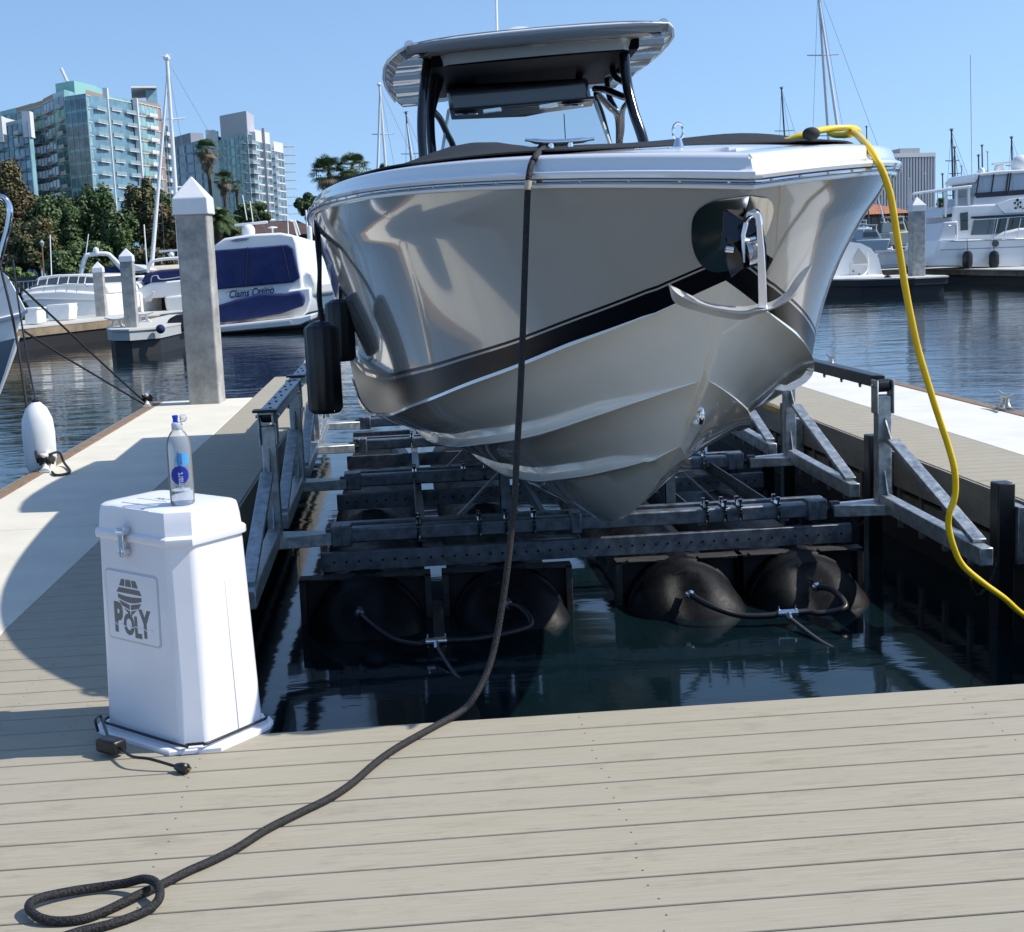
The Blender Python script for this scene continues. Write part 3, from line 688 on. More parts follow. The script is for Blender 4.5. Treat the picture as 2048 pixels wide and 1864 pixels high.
# side swing frames
for sx, X in ((-1, XL), (1, XR)):
    feet = [8.75, 10.95, 13.1, 15.0]
    for k, y in enumerate(feet):
        zf = -.17; top = .52
        m = MB(); m.box(X-.045, X+.045, y-.03, y+.06, zf-.02, top); m.build('frame_upright', galv, lift, bevel=.006)
        m = MB(); m.box(X-.058, X-.046, y-.05, y+.07, top-.12, top+.10); m.box(X+.046, X+.058, y-.05, y+.07, top-.12, top+.10); m.build('roller_bracket', galv, lift, bevel=.012)
        m = MB(); m.lathe([(.034, -.04), (.042, -.03), (.042, .03), (.034, .04)], (X, y+.01, top+.06), 'x', 16); m.build('guide_roller', blackrub, lift)
        m = MB(); m.lathe([(.011, -.075), (.011, .075)], (X, y+.01, top+.06), 'x', 10); m.build('roller_pin', steel, lift)
        ye = y-1.62
        e = Vector((X, ye, zf-.03)); f0 = Vector((X, y, zf))
        MB().bar(e, f0, .075, .10, up=(0, 0, 1)).build('swing_arm', galv, lift, bevel=.006)
        MB().bar(Vector((X+.01*sx, ye+.12, zf+.03)), Vector((X+.01*sx, y-.16, .24)), .078, .03, up=(0, 0, 1)).build('diagonal_brace', galv, lift, bevel=.004)
        g = MB(); g.prism([(X, y-.03, top-.14), (X, y-.20, .20), (X, y-.03, .22)], (-.004, 0, 0), (.004, 0, 0)); g.build('gusset_plate', galv, lift); g = MB(); g.prism([(X, y-.03, zf+.20), (X, y-.10, zf+.04), (X, y-.03, zf+.04)], (-.004, 0, 0), (.004, 0, 0)); g.build('gusset_plate', galv, lift)
        # inboard link to the cross beam
        xb = -.50 if sx < 0 else 2.74
        g = MB(); g.hexa([(X, y-.16, zf-.07), (X, y+.10, zf-.07), (xb, y+.14, beamz-.01), (xb, y+.03, beamz-.01)][::1]+[(X, y-.16, zf-.0), (X, y+.10, zf-.0), (xb, y+.14, beamz+.07), (xb, y+.03, beamz+.07)]); g.build('link_plate', galv, lift, bevel=.006)
        m = MB(); m.lathe([(.05, -.03), (.05, .03)], (xb+.02*sx, y+.09, beamz+.04), 'x', 14); m.lathe([(.02, -.06), (.02, .06)], (xb+.02*sx, y+.09, beamz+.04), 'x', 8); m.build('pivot_collar', mat('dark_bush', (.03, .03, .035), .4), lift)
    if sx > 0:
        r = MB(); r.box(X-.045, X+.045, 8.84, 15.2, .565, .64); r.build('guide_rail', blackrub, lift, bevel=.006)
        b = MB()
        for k in range(16): b.lathe([(.010, -.03), (.014, -.012), (.014, 0)], (X, 9.2+.4*k, .56), 'z', 8)
        b.build('rail_bolt', steel, lift)['kind'] = 'stuff'
    else:
        for a_, b_ in ((8.62, 11.2), (11.24, 15.4)):
            r = MB(); r.box(X-.05, X+.05, a_, b_, .60, .615); r.box(X+.035, X+.05, a_, b_, .54, .60); r.build('guide_rail', galv, lift, bevel=.003)
            b = MB()
            y = a_+.1
            while y < b_: b.box(X-.03, X-.012, y, y+.03, .615, .622); b.lathe([(.008, 0), (.008, .008)], (X+.01, y+.15, .615), 'z', 8); y += .42
            b.build('rail_bolt', blackrub, lift)['kind'] = 'stuff'
            p = MB(); p.box(X-.075, X+.075, a_-.04, a_+.06, .618, .635); p.build('rail_pad', blackrub, lift, bevel=.004)
# chains
def chain(name, pts, pitch=.028):
    c = curve(pts, 14); m = MB(); acc = 0; k = 0
    for a, b in zip(c, c[1:]):
        acc += (b-a).length
        if acc > pitch:
            acc = 0; k += 1; d = (b-a).normalized(); s, u = frame(d)
            if k % 2: s, u = u, s
            m.tube([b+d*(.018*cos(t))+s*(.009*sin(t)) for t in [2*pi*i/8 for i in range(8)]], .0028, 4, closed=True)
    m.build(name, mat('rusty_chain', (.09, .075, .065), .6, .6), lift)
for y in (7.4, 9.5): chain('chain', [(XR+.02, y, -.22), (XR+.05, y+.05, -.42), (XR+.12, y+.1, -.50), (XR+.22, y+.15, -.40), (XR+.28, y+.2, -.2)])
# float tanks with pinched, dimpled noses
tank = mat('tank_black', (.004, .0045, .006), .5, var=.5, vscale=9, rvar=.12, spec=.22, bump=.15, bscale=60)
nozz = mat('hose_black', (.02, .02, .022), .35, var=.3, vscale=30)
TXS = [-.31, .58, 1.68, 2.46]
hosepts = []
for k, x in enumerate(TXS):
    y0 = 8.58; r0 = .355; z = -.785; m = MB(); rows = []
    N = 32
    for yy_, rr in ((15.6, r0*.9), (15.5, r0), (8.80, r0), (8.79, r0*1.03), (8.70, r0*1.03), (8.69, r0), (8.60, r0), (8.59, r0*1.02), (8.53, r0*1.02), (8.52, r0*.985), (8.46, r0*.975), (8.40, r0*.95), (8.34, r0*.91), (8.28, r0*.84), (8.22, r0*.74), (8.175, r0*.6), (8.14, r0*.44), (8.115, r0*.24), (8.105, .005)):
        q = max(0, (8.52-yy_)/.41); row = []
        for i in range(N):
            a = 2*pi*i/N; dx = rr*cos(a); dz = rr*sin(a)
            dx *= 1+.14*q; dz *= 1-.20*q
            # pinch ridge to the right, dimple in the middle of the nose
            if q > .15: dx += .10*q*max(0, cos(a))**4
            row.append(Vector((x+dx-.02*q, yy_+(.13*exp(-((dx+.03)**2+(dz-.22)**2)/.009) if q > .3 else 0), z+dz)))
        rows.append(row)
    m.grid(rows, closed=True).build('float_tank', tank, lift, smooth=50)
    f = MB(); f.box(x-.40, x+.40, 8.68, 8.70, -.80, -.44); f.build('tank_bracket', mat('bracket_dark', (.035, .037, .04), .5, .3), lift)
    f = MB(); f.box(x-.41, x-.37, 8.58, 8.70, -.90, -.44); f.box(x+.37, x+.41, 8.58, 8.70, -.90, -.44); f.box(x-.41, x+.41, 8.58, 8.70, -.455, -.436); f.build('tank_frame', mat('frame_dark_metal', (.06, .058, .054), .6, .4, var=.4, vscale=12), lift, bevel=.003)  # dark mottled metal for the tank frames and tabs
    for dx in (-.25, .2): b = MB(); b.box(x+dx-.09, x+dx+.09, 8.52, 8.60, -.434, -.426); b.build('bracket_tab', MATS['frame_dark_metal'], lift, bevel=.002)
    hosepts.append(Vector((x-.03, 8.20, z+.22)))
    m = MB(); m.lathe([(.022, 0), (.022, -.09), (.03, -.1), (.03, -.12), (.016, -.13)], (x-.03, 8.26, z+.22), 'y', 10); m.build('valve', steel if k > 1 else mat('dull_steel', (.2, .2, .2), .4, .8), lift, smooth=40)
for a, b in ((0, 1), (2, 3)):
    p, q = hosepts[a], hosepts[b]; mid = (p+q)/2
    tee = W(1575, 1232, 7.9) if a else W(873, 1290, 7.75); tee.z = max(tee.z, WZ+.07)
    MB().tube(curve([p+Vector((0, -.04, 0)), p+Vector((.08, -.22, -.03)), p.lerp(tee, .5)+Vector((-.02, -.12, -.045)), tee+Vector((-.12, 0, -.01)), tee+Vector((-.05, 0, 0))], 10), .019, 10).build('air_hose', nozz, lift, smooth=60)
    MB().tube(curve([q+Vector((0, -.04, 0)), q+Vector((.07, -.16, 0)), q+Vector((.10, -.30, -.07)), q.lerp(tee, .55)+Vector((.08, -.16, -.045)), tee+Vector((.13, 0, -.0)), tee+Vector((.05, 0, 0))], 10), .019, 10).build('air_hose', nozz, lift, smooth=60)
    m = MB(); m.tube([tee+Vector((-.06, 0, 0)), tee+Vector((.06, 0, 0))], .024, 10); m.tube([tee, tee+Vector((.0, -.06, -.03))], .02, 8)
    for dx in (-.05, .05): m.tube([tee+Vector((dx, 0, -.03)), tee+Vector((dx, 0, .045))], .006, 6); m.tube([tee+Vector((dx-.006, 0, 0)), tee+Vector((dx+.006, 0, 0))], .028, 12)
    m.build('hose_tee', steel, lift, smooth=40)
    e = Vector((2.05, 5.0, WZ-.10)) if a else Vector((.35, 5.0, WZ-.14))
    MB().tube(curve([tee+Vector((0, -.04, -.02)), tee+Vector((.08, -.4, -.07)), tee+Vector((.2, -.85, -.108)), tee+(e-tee)*.6+Vector((0, 0, -.0)), e], 8), .013, 8).build('supply_hose', mat('wet_hose', (.06, .065, .07), .3), lift, smooth=60)
# ---- guide posts bolted to the right finger
gp = None
for i, y in enumerate((7.62, 9.83, 12.1)):
    t = thing('guide_post', ['black square guide post on the right finger, nearest one by the yellow cord', 'black square guide post standing beside the roller frame, middle one', 'black square guide post farthest back, under the bow of the big boat'][i], 'guide post', (3.36, y, 0), group='black guide posts along the slip')
    MB().box(3.31, 3.41, y-.06, y+.06, -1.6, .115).build('post', blackrub, t, bevel=.008)
    MB().box(3.415, 3.48, y-.09, y+.07, -.35, -.02).build('bracket', galv, t, bevel=.004)
# ================================================================ foreground things
# ---- lift control box
bxc = Vector((-.783, 4.55, 0))
boxw = mat('moulded_white_plastic', (.80, .80, .84), .34, var=.035, vscale=5, coat=.2, bump=.04, bscale=250)
ctl = thing('control_box', 'tall white plastic control box with a latch and a grey POLY boat emblem', 'control box', bxc)
FP = [Vector((-1.055, 4.585, 0)), Vector((-.712, 4.255, 0)), Vector((-.512, 4.515, 0)), Vector((-.855, 4.845, 0))]
def foot(scale, off, z, ch=(.05, .062, .05, .05), steps=4):
    pts = []; c = bxc
    P = [c+(p-c)*scale for p in FP]; n = 4; Q = []
    for i in range(n):               # push outward by off
        a, b, d = P[i-1], P[i], P[(i+1) % n]
        u = (b-a).normalized(); v = (d-b).normalized(); Q.append(b+(u-v)*off)
    for i in range(n):
        a, b, d = Q[i-1], Q[i], Q[(i+1) % n]; u = (a-b).normalized(); v = (d-b).normalized(); r = ch[i]
        p0 = b+u*r; p1 = b+v*r
        for k in range(steps+1):
            t = k/steps
            if i == 1: w = p0+(p1-p0)*t              # flat chamfer on the front corner
            else: w = p0*(1-t)**2+b*2*t*(1-t)+p1*t*t
            pts.append(Vector((w.x, w.y, z)))
    return pts
def sc(z): return 1-.095*z/.76
m = MB(); m.grid([foot(sc(z), 0, z) for z in (.012, .2, .4, .6, .664)], closed=True, flip=False); m.f.append(tuple(range(20)));
m.mi.append(0); m.build('body', boxw, ctl, smooth=40, bevel=.014, seg=4)
m = MB(); ch = (.10, .12, .12, .10)
rows = [foot(1, .045, .0, ch), foot(1, .045, .011, ch), foot(1, .041, .015, ch), foot(1, -.02, .017, ch)]
m.grid(rows, closed=True).build('base_flange', boxw, ctl, smooth=25)
lid = MB(); rows = [foot(sc(.66), -.004, .655), foot(sc(.66), .010, .655), foot(sc(.66), .011, .658), foot(sc(.67), .011, .676), foot(sc(.68), .008, .680), foot(sc(.68), .001, .684), foot(sc(.7), -.001, .72), foot(sc(.72), -.004, .745), foot(sc(.74), -.006, .757), foot(sc(.75), -.014, .763), foot(sc(.75), -.04, .765), foot(sc(.75), -.09, .766)]
lid.grid(rows, closed=True); k = len(lid.v); lid.f.append(tuple(range(k-20, k))); lid.mi.append(0)
lid.build('lid', boxw, ctl, smooth=35)
L0, F0, R0 = FP[0], FP[1], FP[2]
top = [bxc+(p-bxc)*sc(.76)+Vector((0, 0, .76)) for p in FP]
uL = (F0-L0).normalized(); nL = uL.cross((top[0]-L0)).normalized()
if nL.y > 0: nL = -nL
vL = nL.cross(uL).normalized(); vL = vL if vL.z > 0 else -vL
uR = (R0-F0).normalized(); nR = uR.cross((top[2]-R0)).normalized(); nR = nR if nR.y < 0 else -nR
vR = nR.cross(uR); vR = vR if vR.z > 0 else -vR
# emblem plate
tl, trr, brr, bl = [OP(x, y, F0, nL) for x, y in ((213, 1138), (312, 1157), (323, 1295), (222, 1270))]
pc_ = (tl+trr+brr+bl)/4; pw = ((trr-tl).length+(brr-bl).length)/2; ph = ((bl-tl).length+(brr-trr).length)/2
Mp = basis(pc_+nL*.0, uL, vL)
def rrect(w, h, r, n=5):
    o = []
    for cx, cy, a0 in ((w/2-r, h/2-r, 0), (-w/2+r, h/2-r, 90), (-w/2+r, -h/2+r, 180), (w/2-r, -h/2+r, 270)):
        for k in range(n+1): a = radians(a0+90*k/n); o.append(Vector((cx+r*cos(a), cy+r*sin(a), 0)))
    return o
m = MB(); m.prism(rrect(pw+.012, ph+.012, .016), (0, 0, 0), (0, 0, .002)).xf(Mp).build('plate_border', mat('plate_border_grey', (.55, .55, .60), .4), ctl, smooth=0)
m = MB(); m.prism(rrect(pw, ph, .012), (0, 0, .0), (0, 0, .0045)).xf(Mp).build('emblem_plate', boxw, ctl, smooth=0, bevel=.001)
emb = mat('emblem_grey', (.16, .16, .155), .5)
e = MB()
def ep(x, y): return Vector(((x-.5)*pw, (y-.5)*ph, .0048))
def band(t0, t1, n=8, sag0=0, sag1=0):   # t: (y, xl, xr)
    y0, a0, b0 = t0; y1, a1, b1 = t1
    rows = [[ep(a0+(b0-a0)*k/n, y0-sag0*(1-(2*k/n-1)**2)) for k in range(n+1)], [ep(a1+(b1-a1)*k/n, y1-sag1*(1-(2*k/n-1)**2)) for k in range(n+1)]]
    e.grid(rows, flip=True)
for a, b, c, d in ((.31, .385, .265, .37), (.40, .50, .385, .51), (.515, .60, .525, .645)):
    e.add([ep(a, .905), ep(b, .905), ep(d, .80), ep(c, .80)], [(3, 2, 1, 0)])
band((.775, .25, .665), (.70, .205, .71), 8, 0, .0)
band((.675, .225, .70), (.615, .23, .70), 8, .02, .05)
for s0, s1 in ((.235, .455), (.475, .69)): pass
e.add([ep(.24, .585), ep(.455, .535), ep(.455, .46), ep(.30, .505)], [(3, 2, 1, 0)]); e.add([ep(.475, .535), ep(.69, .585), ep(.635, .505), ep(.475, .46)], [(3, 2, 1, 0)])
e.add([ep(.33, .48), ep(.455, .44), ep(.455, .37)], [(2, 1, 0)]); e.add([ep(.475, .44), ep(.60, .48), ep(.475, .37)], [(2, 1, 0)])
e.xf(Mp).build('boat_emblem', emb, ctl, smooth=0)
for chx, x, y, szx, szy in (('P', .22, .32, 1.35, 1.65), ('O', .42, .24, 1.05, 1.15), ('L', .60, .22, 1.1, 1.15), ('Y', .74, .29, 1.2, 1.5)):
    t = text_mb(chx, ph*.36, ext=.0004, bold=ph*.017); xs = [v.x for v in t.v]; ys_ = [v.y for v in t.v]; cx = (max(xs)+min(xs))/2; cy = (max(ys_)+min(ys_))/2
    t.v = [Vector(((v.x-cx)*szx*.82, (v.y-cy)*szy, v.z)) for v in t.v]
    t.xf(Matrix.Translation(ep(x, y))).xf(Mp).build('emblem_letter', emb, ctl, smooth=0)
m = MB(); m.tube([ep(.10+.8*k/40, .215+.014*sin(k*.9))+Vector((0, 0, .0006)) for k in range(41)], .0016, 6).xf(Mp).build('emblem_wave', boxw, ctl)
# latch
lc = OP(256, 1080, F0+nL*0, nL); Ml = basis(lc, uL, vL)
m = MB(); m.box(-.018, .020, .022, .044, .0, .030); m.box(-.015, .010, -.030, .024, .022, .027); m.box(-.020, .012, -.044, -.026, .0, .026); m.box(-.010, .004, -.052, -.024, .004, .03)
m.tube([(-.022, -.033, .024), (.014, -.033, .024)], .004, 8); m.tube([(-.018, .032, .030), (.022, .032, .030)], .006, 8)
m.xf(Ml).build('latch', chrome, ctl, bevel=.0015)
# seam and hinge plate on the right face
m = MB(); s0 = F0+uR*((R0-F0).length*.60); s1 = s0.copy(); tt = top[1]+(top[2]-top[1])*.60
m.bar(s0+nR*.0015, tt-Vector((0, 0, .10))+nR*.0015, .0022, .0016, up=nR).build('side_seam', mat('seam_shadow', (.45, .45, .52), .5), ctl)
# text printed on the lid
lt = G(315, 1000, .767); dirx = uL
for s_, o_ in (('DOC', Vector((.02, .055, 0))), ('TRINE', Vector((.005, .02, 0)))): pass
t = text_mb('POLY', .028, ext=.0003); t.xf(basis(G(325, 998, .7665), uL, Vector((-uL.y, uL.x, 0)))).build('lid_lettering', emb, ctl, smooth=0)
for k in range(3):
    a = G(215+30*k, 1012-8*k, .7662); b = a+uL*(.22-.03*k); MB().bar(a, b, .006, .004).build('lid_rib', boxw, ctl, bevel=.001)

# ---- water bottle
bc = G(366, 1008, .766)
bot = thing('water_bottle', 'clear plastic water bottle, nearly empty, with blue sport cap, on the white control box', 'bottle', bc)
film = bpy.data.materials.new('clear_plastic'); film.use_nodes = True; n = film.node_tree; n.nodes.clear()
a = n.nodes.new('ShaderNodeBsdfTransparent'); a.inputs[0].default_value = (.90, .92, .93, 1); b = n.nodes.new('ShaderNodeBsdfGlossy'); b.inputs['Roughness'].default_value = .06; d_ = n.nodes.new('ShaderNodeBsdfDiffuse'); d_.inputs[0].default_value = (.8, .82, .84, 1)
lw = n.nodes.new('ShaderNodeLayerWeight'); lw.inputs[0].default_value = .12; m1 = n.nodes.new('ShaderNodeMixShader'); m2 = n.nodes.new('ShaderNodeMixShader'); m1.inputs[0].default_value = .24; ou = n.nodes.new('ShaderNodeOutputMaterial')
n.links.new(a.outputs[0], m1.inputs[1]); n.links.new(d_.outputs[0], m1.inputs[2]); n.links.new(lw.outputs['Fresnel'], m2.inputs[0]); n.links.new(m1.outputs[0], m2.inputs[1]); n.links.new(b.outputs[0], m2.inputs[2]); n.links.new(m2.outputs[0], ou.inputs[0])
R_ = .0385
prof = [(.012, .006), (.026, .001), (.033, .0), (R_-.001, .006), (R_, .014), (R_, .178), (.0375, .194), (.033, .212), (.024, .228), (.0165, .236), (.0145, .242), (.0145, .252)]
m = MB(); N = 28; rows = []
for r, h in prof: rows.append([bc+Vector((r*cos(2*pi*k/N)*(1+.012*sin(h*400) if h < .16 else 1), r*sin(2*pi*k/N), h)) for k in range(N)])
m.grid(rows, closed=True).build('bottle_body', film, bot, smooth=60)
wat = mat('bottle_water', (.95, .98, 1), .0, trans=1.0, ior=1.15)
m = MB(); m.lathe([(.02, .004), (.0365, .008), (.0372, .046), (.0372, .0465)], bc, 'z', 28).build('bottle_contents', wat, bot, smooth=40)
m = MB(); m.lathe([(.0165, .238), (.0175, .240), (.0175, .256), (.015, .260), (.011, .262)], bc, 'z', 20).build('cap', mat('cap_clear', (.6, .65, .75), .25, alpha=.75), bot, smooth=35)
m = MB(); m.lathe([(.008, .260), (.008, .275), (.0095, .276), (.0095, .283), (.004, .284)], bc+Vector((-.004, 0, 0)), 'z', 14).build('spout', mat('spout_blue', (.01, .05, .55), .3), bot, smooth=35)
m = MB(); m.lathe([(.011, -.006), (.012, .0), (.010, .01), (.004, .014)], bc+Vector((.018, -.002, .273)), 'x', 14).build('flip_lid', film, bot, smooth=50)
ac = math.atan2(-bc.y, -bc.x)        # direction facing the camera side
def onb(a, h, r=R_+.0006): return bc+Vector((r*cos(ac+a), r*sin(ac+a), h))
def disc(ca, ch_, ra, name, mm, rr=R_+.0006):
    rows = []
    for j in range(7):
        q = j/6; rows.append([onb(ca+ra/R_*q*cos(t), ch_+ra*q*sin(t), rr) for t in [2*pi*i/28 for i in range(28)]])
    MB().grid(rows, closed=True).build(name, mm, bot, smooth=60)
disc(-.08, .098, .029, 'label_disc', mat('label_deep_blue', (.012, .03, .33), .35), R_+.0005)
disc(.22, .147, .023, 'label_disc', mat('label_light_blue', (.10, .42, .80), .35, alpha=.85), R_+.0007)
t = text_mb('smart', .029, ext=.0001, bold=.0005); t2 = text_mb('water', .030, ext=.0001)
for tt_, off, mm, nm in ((t, .080, mat('label_white', (.85, .87, .9), .4), 'label_word'), (t2, .143, mat('label_blue_text', (.02, .10, .45), .4), 'label_word')):
    tt_.v = [onb(-.07-v.y/R_, off+v.x*.80, R_+.0013) for v in tt_.v]
    tt_.build(nm, mm, bot, smooth=0)

# ---- power cable coiled round the foot of the box
cab = thing('power_cable', 'thin black power cable wrapped round the foot of the white control box, with plug', 'cable', (-.9, 4.4, 0))
ring = foot(1, .012, .028, (.05, .066, .05, .05), 5)
lo = [p for i, p in enumerate(ring)]
seq = lo[18:]+lo[:12]+lo[12:17]
MB().tube(curve([p for i, p in enumerate(seq)], 3), .0048, 7).build('cord', blackrub, cab, smooth=60)
g0 = G(222, 1490, .035); g1 = G(352, 1533, .016)
MB().tube(curve([G(196, 1462, .05), G(191, 1440, .09), G(200, 1432, .05), G(208, 1452, .04), g0], 6), .0048, 7).build('cord', blackrub, cab, smooth=60)
MB().tube(curve([g0+Vector((.02, 0, 0)), G(262, 1512, .035), G(300, 1518, .035), g1], 6), .0048, 7).build('cord', blackrub, cab, smooth=60)
bm = MB(); dd = (g1-g0); dd.z = 0; dd.normalize(); bm.bar(g0-dd*.045, g0+dd*.045, .055, .045, up=(0, 0, 1)).build('breaker_box', blackrub, cab, bevel=.01, seg=3)
pm = MB(); pm.tube([g1, g1+dd*.02, g1+dd*.045, g1+dd*.05], [.010, .016, .017, .012], 12).build('plug', blackrub, cab, smooth=45)
pm = MB(); pm.bar(g1+dd*.05+Vector((0, .006, .004)), g1+dd*.066+Vector((0, .006, .004)), .001, .006); pm.bar(g1+dd*.05+Vector((0, -.006, .004)), g1+dd*.066+Vector((0, -.006, .004)), .001, .006)
pm.build('prongs', mat('brass', (.6, .45, .2), .3, 1), cab)

# ---- braided black mooring rope
def rope_mat(name, c1, c2, sc_=1.0):
    m = bpy.data.materials.new(name); m.use_nodes = True; n = m.node_tree; b = n.nodes['Principled BSDF']; b.inputs['Roughness'].default_value = .75
    g = n.nodes.new('ShaderNodeTexCoord'); v = n.nodes.new('ShaderNodeTexVoronoi'); v.inputs['Scale'].default_value = 170*sc_; n.links.new(g.outputs['Object'], v.inputs['Vector'])
    r = n.nodes.new('ShaderNodeMapRange'); r.inputs[1].default_value = .25; r.inputs[2].default_value = .65; n.links.new(v.outputs['Distance'], r.inputs[0])
    x = n.nodes.new('ShaderNodeMix'); x.data_type = 'RGBA'; x.inputs[6].default_value = (*c1, 1); x.inputs[7].default_value = (*c2, 1); n.links.new(r.outputs[0], x.inputs[0]); n.links.new(x.outputs[2], b.inputs['Base Color'])
    bp = n.nodes.new('ShaderNodeBump'); bp.inputs['Strength'].default_value = .7; bp.inputs['Distance'].default_value = .003; bp.invert = True; n.links.new(v.outputs['Distance'], bp.inputs['Height']); n.links.new(bp.outputs[0], b.inputs['Normal']); return m
ropem = rope_mat('braided_rope', (.024, .022, .024), (.003, .003, .004))
RR = .0112
rp = thing('mooring_rope', 'thick black braided rope hanging from the bow, looped on the dock boards', 'rope', (0, 4.4, 0))
seq = []
for x, y, z in ((1118, 296, 1.915), (1105, 291, 1.93), (1090, 295, 1.925)): seq.append(G(x, y, z))
for x, y, Y in ((1075, 308, 5.02), (1064, 325, 4.93), (1059, 345, 4.90), (1056, 372, 4.885), (1053, 440, 4.88), (1049, 560, 4.84), (1045, 680, 4.78), (1040, 800, 4.73), (1034, 900, 4.69), (1029, 1000, 4.66), (1021, 1080, 4.64), (1013, 1150, 4.62), (1003, 1220, 4.60), (990, 1290, 4.57), (974, 1345, 4.53), (948, 1395, 4.48)): seq.append(W(x, y, Y))
for x, y, h in ((925, 1421, .012), (880, 1447, 0), (815, 1483, 0), (775, 1508, 0), (745, 1531, 0), (705, 1566, 0), (660, 1596, 0), (605, 1623, 0), (535, 1658, 0), (476, 1695, 0), (427, 1720, 0), (377, 1742, 0), (325, 1768, .0), (278, 1789, .004), (213, 1821, 0), (163, 1838, 0), (109, 1842, 0), (72, 1832, .006), (58, 1811, .012), (80, 1796, .012), (134, 1784, .006), (198, 1774, .004), (248, 1767, .012), (288, 1758, .030), (312, 1766, .030), (320, 1789, .020), (307, 1811, .005), (268, 1832, 0), (218, 1849, 0), (164, 1862, 0), (120, 1876, 0)): seq.append(G(x, y, RR+h))
MB().tube(curve(seq, 7), RR, 12).build('braided_line', ropem, rp, smooth=80)
a, b = W(1056.5, 362, 4.884), W(1055.5, 380, 4.880); MB().tube([a, b], RR+.002, 12).build('leather_cuff', mat('cuff_tan', (.45, .40, .30), .7), rp, smooth=60)
wr = MB(); cc = G(1112, 303, 1.905)
wr.tube([cc+Vector((-.012*sin(k*.8)+.06*cos(k*.55), .03*sin(k*.9), .01+.022*sin(k*.37))) for k in range(60)], .011, 7).build('cleat_wraps', ropem, rp, smooth=60)

# ---- yellow shore power cord
ym = mat('yellow_cord', (.88, .58, .015), .4, var=.12, vscale=14, coat=.2)
yc = thing('shore_power_cord', 'thick yellow shore power cord draped over the bow and hanging to the right', 'power cord', (2, 5, 1))
q = []
for x, y, z in ((1570, 283, 1.885), (1612, 268, 1.91), (1655, 258, 1.935), (1700, 256, 1.94), (1716, 262, 1.935), (1700, 269, 1.92), (1668, 269, 1.93), (1660, 261, 1.95), (1690, 256, 1.96)): q.append(G(x, y, z))
for x, y, Y in ((1712, 268, 5.35), (1735, 292, 5.02), (1752, 318, 4.93), (1766, 345, 4.92), (1779, 384, 4.93), (1786, 420, 4.95), (1792, 460, 4.98), (1800, 510, 5.02), (1808, 560, 5.06), (1819, 620, 5.10), (1834, 690, 5.15), (1848, 740, 5.18), (1867, 802, 5.22), (1881, 845, 5.25), (1896, 890, 5.28), (1908, 935, 5.30), (1911, 975, 5.32), (1907, 1003, 5.33), (1899, 1025, 5.34), (1897, 1052, 5.36), (1906, 1090, 5.38), (1925, 1130, 5.42), (1965, 1165, 5.5), (2008, 1196, 5.6), (2045, 1228, 5.7), (2100, 1258, 5.9)): q.append(W(x, y, Y))
q += [Vector((3.2, 6.15, -.10)), Vector((3.50, 6.3, .06)), Vector((3.75, 6.35, .02)), Vector((4.3, 6.1, .016)), Vector((4.9, 6.3, .016))]
MB().tube(curve(q, 7), .0128, 12).build('cord', ym, yc, smooth=80)

# ---- cleats
def cleat_mb(s=1.0):
    m = MB()
    m.tube([(0, t*s, (.115+.035*(abs(t)/.19)**2)*s) for t in (-.19, -.15, -.1, -.05, 0, .05, .1, .15, .19)], [.008*s, .014*s, .017*s, .019*s, .02*s, .019*s, .017*s, .014*s, .008*s], 10)
    for sg in (-1, 1): m.tube([(0, sg*.10*s, 0), (0, sg*.075*s, .02*s), (0, sg*.055*s, .06*s), (0, sg*.045*s, .115*s)], [.04*s, .028*s, .02*s, .02*s], 10)
    m.box(-.04*s, .04*s, -.13*s, .13*s, 0, .012*s); return m
galvc = mat('cast_galvanised', (.50, .50, .48), .45, .7, var=.2, vscale=20)
def cleat(loc, rz, label, group, s=1.0, rope=False, white=False):
    t = thing('dock_cleat', label, 'cleat', loc, rz, group=group)
    cleat_mb(s).build('cleat_body', mat('painted_cleat', (.72, .72, .70), .4) if white else galvc, t, smooth=50, local=True)
    if rope:
        m = MB(); m.tube([Vector(((.045+.01*sin(k*1.7))*cos(k*.6), .075*sin(k*.6)*(1+.2*sin(k)), .05+.07*((k*.37) % 1))) for k in range(46)], .011, 7); m.build('rope_turns', ropem, t, smooth=60, local=True)
    return t
cleat((5.195, 11.75, .006), radians(-4), 'bare galvanised cleat on the wooden edge of the right finger, nearer one', 'cleats on the right finger')
cleat((5.195, 16.72, .006), radians(-4), 'small bare galvanised cleat at the far end of the right finger', 'cleats on the right finger')
cA = G(95, 940, .006); cB = G(296, 811, .006)
cleat((cA.x, cA.y, .006), radians(4), 'white dock cleat wrapped in black line beside the white fender', 'roped cleats on the left finger', rope=True, white=True)
cleat((cB.x, cB.y, .006), radians(6), 'dock cleat wrapped in black line near the foot of the big concrete pile', 'roped cleats on the left finger', rope=True, white=True)
line = thing('dock_line', 'thin black dock line curled on the concrete beside the roped cleat', 'rope', (cA.x, cA.y, 0))
MB().tube(curve([cA+Vector((.02, 0, .12)), G(118, 905, .12), G(128, 925, .03), G(140, 942, .012), G(130, 948, .012), G(112, 950, .012), G(104, 944, .012)], 7), .010, 7).build('line', ropem, line, smooth=60)

